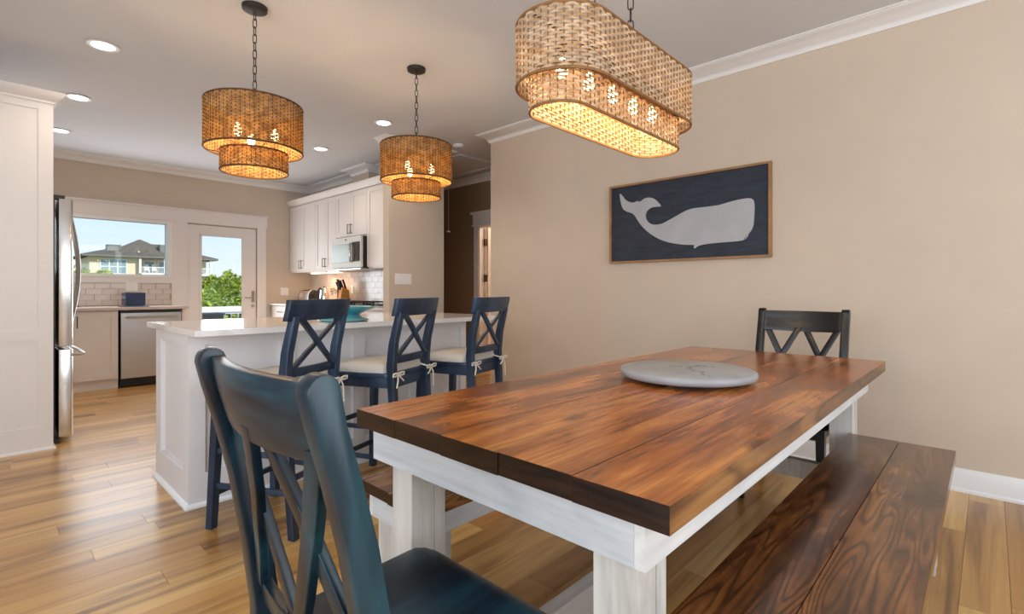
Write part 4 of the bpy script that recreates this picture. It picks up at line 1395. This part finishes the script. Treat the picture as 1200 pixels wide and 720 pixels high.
def circle_pt(r_):
    return (lambda s: (r_ * math.cos(2 * math.pi * s), r_ * math.sin(2 * math.pi * s), math.cos(2 * math.pi * s), math.sin(2 * math.pi * s))), 2 * math.pi * r_


def shade(name, parent, pt, per, z0, z1, mat, stake, spacing=0.0225, pitch=0.0095, **kw):
    nst = int(per / spacing); nst += nst % 2
    fr3 = MB()
    for z in (z0 + 0.003, z1 - 0.003):          # wrapped rims
        fr3.tube([(pt(i / 120)[0], pt(i / 120)[1], z) for i in range(120)], 0.0052, 6, closed=True)
    for i in range(nst):
        x_, y_, _, _ = pt(i / nst)
        fr3.tube([(x_, y_, z0), (x_ + random.uniform(-0.001, 0.001), y_, z1 + random.uniform(0, 0.003))], 0.0024, 5, cap=False)
    o = fr3.obj(name, stake, parent, angle=60)
    wv = MB(); weave(wv, per, pt, nst, z0 + 0.006, z1 - 0.006, pitch, **kw)
    stuff(wv.obj('weaving', mat, o, angle=70))
    return o


def chain(parent, x_, y_, z0, z1, link=0.052, wd_=0.021, r_=0.0026):
    m_ = MB()
    n_ = max(1, int(round((z1 - z0) / (link - 2.6 * r_))))
    st_p = (z1 - z0) / n_
    for k in range(n_):
        zc = z0 + (k + 0.5) * st_p
        a = R(40) + (math.pi / 2 if k % 2 else 0)
        pts = []
        for i in range(14):
            t_ = 2 * math.pi * i / 14
            h_ = wd_ / 2 * math.cos(t_); v_ = (link / 2 - wd_ / 2) * (1 if math.sin(t_) > 0.01 else (-1 if math.sin(t_) < -0.01 else 0)) + wd_ / 2 * math.sin(t_)
            pts.append((x_ + h_ * math.cos(a), y_ + h_ * math.sin(a), zc + v_))
        m_.tube(pts, r_, 6, closed=True)
    return stuff(m_.obj('chain', 'iron', parent, angle=60))


def bulb(parent, x_, y_, z, watts):
    t = MB().lathe([(0, -0.036), (0.010, -0.033), (0.018, -0.024), (0.021, -0.008), (0.018, 0.008), (0.012, 0.024), (0.011, 0.034), (0, 0.034)], 16).obj('bulb', 'bulb_glow', parent, loc=(x_, y_, z))
    MB().lathe([(0, 0.034), (0.015, 0.034), (0.017, 0.05), (0.017, 0.085), (0, 0.085)], 12).obj('socket', 'iron', t)
    lt = light('bulb_light', 'POINT', (0, 0, 0), watts, (1.0, 0.70, 0.38), 0.03)
    lt.parent = parent; lt.location = (x_, y_, z - 0.055)


def pendant(label, x_, y_):
    t = thing('pendant_lamp', label, 'lamp', (x_, y_, 0), group='two-tier round wicker pendants over the island')
    MB().lathe([(0, CE - 0.028), (0.05, CE - 0.028), (0.066, CE - 0.022), (0.068, CE - 0.002), (0, CE - 0.0005)], 32).obj('ceiling_canopy', 'iron', t)
    chain(t, 0, 0, 2.13, CE - 0.03)
    f, p = circle_pt(0.256)
    shade('outer_shade', t, f, p, 1.902, 2.168, 'wicker_gold', 'stake_dark')
    f, p = circle_pt(0.176)
    shade('inner_shade', t, f, p, 1.782, 1.895, 'wicker_gold', 'stake_dark')
    s_ = MB()
    for k in range(3):
        a = 2 * math.pi * k / 3 + 0.4
        s_.tube([(0, 0, 2.13), (0.254 * math.cos(a), 0.254 * math.sin(a), 2.155)], 0.003, 6)
        s_.tube([(0.172 * math.cos(a), 0.172 * math.sin(a), 1.893), (0.254 * math.cos(a), 0.254 * math.sin(a), 1.905)], 0.0025, 6)
        s_.tube([(0, 0, 2.12), (0.11 * math.cos(a + 1), 0.11 * math.sin(a + 1), 2.08)], 0.004, 6)
    s_.tube([(0, 0, 2.05), (0, 0, 2.14)], 0.008, 8)
    s_.obj('frame', 'iron', t)
    for k in range(3):
        a = 2 * math.pi * k / 3 + 1.4
        bulb(t, 0.11 * math.cos(a), 0.11 * math.sin(a), 2.0, 3.8)
    return t


pendant('round two-tier wicker pendant over the left end of the island', 1.095, 3.08)
pendant('round two-tier wicker pendant over the right half of the island', 2.216, 3.067)

# linear chandelier over the table
ch = thing('linear_chandelier', 'long oval two-tier wicker chandelier hanging above the dining table', 'lamp', (1.715, 1.08, 0))
f, p = stadium_pt(0.95, 0.336)
shade('outer_shade', ch, f, p, 1.807, 2.023, 'wicker_daylit', 'stake_brown', spacing=0.026, pitch=0.0112, rh=0.0045, rt=0.002, amp=0.0034)
f, p = stadium_pt(0.875, 0.213)
shade('inner_shade', ch, f, p, 1.716, 1.848, 'wicker_daylit', 'stake_brown', spacing=0.026, pitch=0.0112, rh=0.0045, rt=0.002, amp=0.0034)
s_ = MB()
s_.tube([(-0.47, 0, 2.0), (0.47, 0, 2.0)], 0.005, 8)
for x_ in (-0.14, 0.14):
    s_.tube([(x_, -0.165, 2.0), (x_, 0.165, 2.0)], 0.004, 6)
    s_.tube([(x_, 0, 2.0), (x_, 0, 2.03)], 0.006, 6)
for x_ in (-0.3, 0.3):
    for y_ in (-1, 1):
        s_.tube([(x_, y_ * 0.105, 1.846), (x_, y_ * 0.166, 1.812)], 0.0025, 6)
for k in range(5):
    s_.tube([(-0.32 + 0.16 * k, 0, 2.0), (-0.32 + 0.16 * k, 0, 1.95)], 0.006, 6)
s_.obj('frame', 'iron', ch)
for x_ in (-0.14, 0.14):
    chain(ch, x_, 0, 2.02, CE - 0.03, link=0.056, wd_=0.023)
MB().box(-0.25, 0.25, -0.06, 0.06, CE - 0.03, CE - 0.0005, 0.01).obj('ceiling_canopy', 'iron', ch)
for k in range(5):
    bulb(ch, -0.32 + 0.16 * k, 0, 1.872, 1.9)

# ------------------------------------------------------------------ recessed lights, detectors
for (x_, y_, lab) in ((0.571, 4.297, 'recessed ceiling light nearest the camera, upper left'), (0.58, 5.60, 'recessed ceiling light, second of the left row'),
                      (0.57, 6.89, 'recessed ceiling light farthest back, by the tall cabinet'), (2.71, 4.29, 'recessed ceiling light left of the right-hand pendant'),
                      (2.71, 5.60, 'recessed ceiling light between the pendants, farther back')):
    t = thing('recessed_light', lab, 'lamp', (x_, y_, CE), group='recessed lights in the kitchen ceiling')
    MB().lathe([(0.062, -0.0015), (0.085, -0.0015), (0.092, -0.006), (0.086, -0.010), (0.066, -0.008)], 32, closed=True).obj('trim_ring', 'trim_paint', t)
    MB().lathe([(0, -0.006), (0.066, -0.006), (0.066, -0.001), (0, -0.001)], 32).obj('lens', 'downlight_glow', t)
    light('downlight', 'SPOT', (x_, y_, CE - 0.02), 23, (1.0, 0.84, 0.66), 0.05, direction=(0, 0, -1), spot=R(140))
t = thing('smoke_detector', 'round white smoke detector on the ceiling right of the pendant', 'detector', (3.70, 4.33, CE))
MB().lathe([(0, -0.034), (0.03, -0.036), (0.052, -0.028), (0.062, -0.012), (0.062, -0.0005), (0, -0.0005)], 28).obj('cover', 'trim_paint', t)
MB().lathe([(0, -0.039), (0.008, -0.039), (0.008, -0.035), (0, -0.035)], 12).obj('button', 'iron', t)
tag(MB().lathe([(0, -0.015), (0.02, -0.014), (0.026, -0.0005), (0, -0.0005)], 16).obj('sprinkler_cap', 'trim_paint', loc=(3.93, 4.75, CE)), 'small white ceiling cap behind the smoke detector', 'cap')


# ------------------------------------------------------------------ outdoors
gr = MB().box(-60, 120, 13.2, 200, -4.2, -4.0).obj('ground', 'ground_green')
struct(gr)
dk = MB()
for k in range(22):
    dk.box(-1.2, 6.2, 8.08 + k * 0.13, 8.2 + k * 0.13, -0.17, -0.14, 0.002, 1)
struct(dk.obj('deck', 'deck_gray'), 'light grey outdoor deck')
rl = thing('deck_railing', 'white deck railing outside the glass door', 'railing', (0, 10.6, 0))
MB().box(-1.2, 6.2, -0.06, 0.06, 0.70, 0.80, 0.004).box(-1.2, 6.2, -0.03, 0.03, 0.66, 0.70).box(-1.2, 6.2, -0.03, 0.03, -0.06, -0.02).obj('rail', 'house_trim', rl)
for k in range(5):
    MB().box(-0.42 + k * 1.46, -0.32 + k * 1.46, -0.05, 0.05, -0.14, 0.84, 0.004).obj('post', 'house_trim', rl)
bal = MB().box(-0.012, 0.012, -0.012, 0.012, -0.02, 0.68).mesh('baluster', 'house_trim')
for k in range(62):
    link_mesh('baluster', bal, rl, (-1.14 + k * 0.118, 0, 0))
db = MB().box(2.48, 2.78, 9.2, 9.5, 0.56, 0.70, 0.006).box(2.46, 2.80, 9.18, 9.52, 0.70, 0.73, 0.006)
for (a, b_) in ((2.49, 9.21), (2.73, 9.21), (2.49, 9.45), (2.73, 9.45)):
    db.box(a, a + 0.04, b_, b_ + 0.04, -0.14, 0.56)
tag(db.obj('side_table', 'box_gray'), 'small grey side table standing on the deck outside the door', 'table')

# neighbour's house, parallel to the back wall, far away
ho = thing('neighbour_house', 'cream house with a grey-brown hipped roof seen through the window', 'house', (0, 80, 0))
MB().box(9.3, 14.2, 0, 9, -4, 5.35).box(14.2, 22.4, 1.6, 9, -4, 5.35).obj('wall', 'house_wall', ho)


def hip(mb, x0, x1, y0, y1, ze, rx0, rx1, ry, zr):
    v = [mb.bm.verts.new(p) for p in ((x0, y0, ze), (x1, y0, ze), (x1, y1, ze), (x0, y1, ze), (rx0, ry, zr), (rx1, ry, zr))]
    w = [mb.bm.verts.new(p) for p in ((x0, y0, ze - 0.25), (x1, y0, ze - 0.25), (x1, y1, ze - 0.25), (x0, y1, ze - 0.25))]
    for f_ in ((0, 1, 5, 4), (1, 2, 5), (2, 3, 4, 5), (3, 0, 4)):
        mb.bm.faces.new([v[i] for i in f_])
    for i in range(4):
        j = (i + 1) % 4
        mb.bm.faces.new([v[j], v[i], w[i], w[j]])
    mb.bm.faces.new(w)


rf = MB()
hip(rf, 8.5, 23.3, -0.8, 10, 5.6, 13.5, 19.0, 5.0, 7.2)
hip(rf, 11.5, 18.5, 0.5, 9.5, 6.0, 15.0, 15.3, 4.5, 8.1)
hip(rf, 14.0, 21.5, 1.2, 9.5, 6.0, 16.0, 19.0, 4.8, 7.6)
rf.obj('roof', 'roof_shingle', ho)
MB().box(8.5, 23.3, -0.84, -0.8, 5.36, 5.56).obj('gutter', 'box_gray', ho)
MB().box(11.2, 12.6, 1.2, 2.6, 6.2, 7.0).box(16.8, 17.8, 1.2, 2.4, 6.2, 7.3).obj('skylight', 'box_gray', ho)


def hwin(x0, x1, z0, z1, y, mull=0):
    f_ = MB()
    f_.box(x0 - 0.12, x1 + 0.12, y - 0.08, y, z0 - 0.12, z0).box(x0 - 0.12, x1 + 0.12, y - 0.08, y, z1, z1 + 0.12)
    f_.box(x0 - 0.12, x0, y - 0.08, y, z0, z1).box(x1, x1 + 0.12, y - 0.08, y, z0, z1)
    for k in range(mull):
        xm = x0 + (x1 - x0) * (k + 1) / (mull + 1)
        f_.box(xm - 0.06, xm + 0.06, y - 0.08, y, z0, z1)
    f_.box(x0, x1, y - 0.07, y, (z0 + z1) / 2 - 0.04, (z0 + z1) / 2 + 0.04)
    o = f_.obj('window', 'house_trim', ho)
    MB().box(x0, x1, y - 0.04, y - 0.02, z0, z1).obj('pane', 'house_pane', o)


hwin(10.4, 12.9, 3.3, 5.0, 0, 2)
hwin(15.1, 16.2, 3.4, 5.0, 1.6)
hwin(18.2, 19.2, 3.4, 5.0, 1.6)
hwin(16.75, 17.65, 3.4, 5.0, 1.6)
MB().box(14.2, 22.6, -0.6, 1.6, 3.15, 3.35).obj('balcony_floor', 'house_trim', ho)
for x_ in (14.3, 17.0, 19.8, 22.4):
    MB().box(x_ - 0.12, x_ + 0.12, -0.6, -0.36, -4, 5.35).obj('porch_post', 'house_trim', ho)
MB().box(14.2, 22.6, -0.62, -0.52, 4.12, 4.22).box(14.2, 22.6, -0.62, -0.52, 3.35, 3.42).obj('balcony_rail', 'house_trim', ho)
pbm = MB().box(-0.025, 0.025, -0.025, 0.025, 3.42, 4.12).mesh('picket', 'house_trim')
for k in range(42):
    link_mesh('picket', pbm, ho, (14.4 + k * 0.19, -0.57, 0))
for x_, lb_ in ((15.2, 'white balcony chair of the far house, leftmost of four'), (16.0, 'white balcony chair of the far house, second from the left'), (18.0, 'white balcony chair of the far house, third, right of its door'), (19.0, 'white balcony chair of the far house, rightmost of four')):
    t = thing('balcony_chair', lb_, 'chair', (x_, 80.3, 3.352), group='white chairs on the far balcony')
    MB().box(-0.28, 0.28, -0.25, 0.25, 0.4, 0.46, 0.01).obj('seat', 'house_trim', t)
    MB().hexa([(-0.28, 0.2, 0.46), (0.28, 0.2, 0.46), (0.28, 0.26, 0.46), (-0.28, 0.26, 0.46)], [(-0.2, 0.42, 1.25), (0.2, 0.42, 1.25), (0.2, 0.48, 1.25), (-0.2, 0.48, 1.25)]).obj('backrest', 'house_trim', t)
    for a, c_ in ((-0.25, -0.22), (0.25, -0.22), (-0.25, 0.22), (0.25, 0.22)):
        MB().box(a - 0.03, a + 0.03, c_ - 0.03, c_ + 0.03, 0, 0.4).obj('leg', 'house_trim', t)


# trees and shrubs: leaf clouds
def tree(label, loc, rx, rz, nleaf, mat, size=0.16, seed=1, name='tree'):
    rnd = random.Random(seed)
    t = thing(name, label, 'tree' if name == 'tree' else 'bush', loc)
    h0 = loc[2] + 4.0
    tr_ = MB().tube([(0, 0, -h0), (0.08, 0.02, -h0 * 0.4), (0.02, 0, 0)], [0.16, 0.12, 0.06], 8)
    tips = []
    for k in range(9):
        a = rnd.uniform(0, 2 * math.pi); q = rnd.uniform(0.35, 0.8)
        tip = Vector((rx * q * math.cos(a), rx * q * math.sin(a), rz * rnd.uniform(-0.5, 0.75)))
        tr_.tube([(0.03, 0, -rz * 0.9), tuple(tip * 0.5 + Vector((0, 0, -rz * 0.25))), tuple(tip)], [0.06, 0.04, 0.012], 6)
        tips.append(tip)
    tr_.obj('trunk', 'bark', t)
    m_ = MB()
    centers = [(Vector((rnd.gauss(0, 0.42) * rx, rnd.gauss(0, 0.42) * rx, rnd.gauss(0, 0.40) * rz)), rnd.uniform(0.22, 0.42) * rx) for _ in range(34)]
    for _ in range(nleaf):
        c_, cr_ = rnd.choice(centers)
        d_ = Vector((rnd.gauss(0, 1), rnd.gauss(0, 1), rnd.gauss(0, 1))).normalized()
        p_ = c_ + d_ * cr_ * rnd.uniform(0.7, 1.05)
        ax = Vector((rnd.gauss(0, 1), rnd.gauss(0, 1), rnd.gauss(0, 0.6))).normalized()
        sd = ax.cross(Vector((rnd.gauss(0, 1), rnd.gauss(0, 1), rnd.gauss(0, 1)))).normalized()
        s2 = size * rnd.uniform(0.6, 1.3)
        m_.bm.faces.new([m_.bm.verts.new(p_ + ax * s2), m_.bm.verts.new(p_ + sd * s2 * 0.45), m_.bm.verts.new(p_ - ax * s2), m_.bm.verts.new(p_ - sd * s2 * 0.45)])
    stuff(m_.obj('foliage', mat, t))
    return t


tree('bushy yellow-green tree at the left of the glass door view', (6.0, 20.0, -0.6), 1.5, 1.8, 11000, 'leaf_green', 0.11, 3)
tree('dense green tree at the right of the glass door view', (9.7, 22.5, -0.3), 1.6, 2.5, 11000, 'leaf_green', 0.11, 5)
tree('pale feathery tree between the two greener ones', (9.6, 30.0, 0.0), 1.9, 2.2, 9000, 'leaf_pale', 0.09, 8)
tree('low bright bush left of the house across', (8.2, 69, 1.9), 2.6, 1.3, 3000, 'leaf_green', 0.3, 11, 'bush')
tree('low dark bush before the balcony of the house across', (13.6, 76, 1.8), 2.2, 0.9, 3000, 'leaf_green', 0.25, 13, 'bush')
tree('wide green bush at the right of the house across', (22.8, 76, 1.5), 2.6, 2.0, 4000, 'leaf_green', 0.3, 15, 'bush')
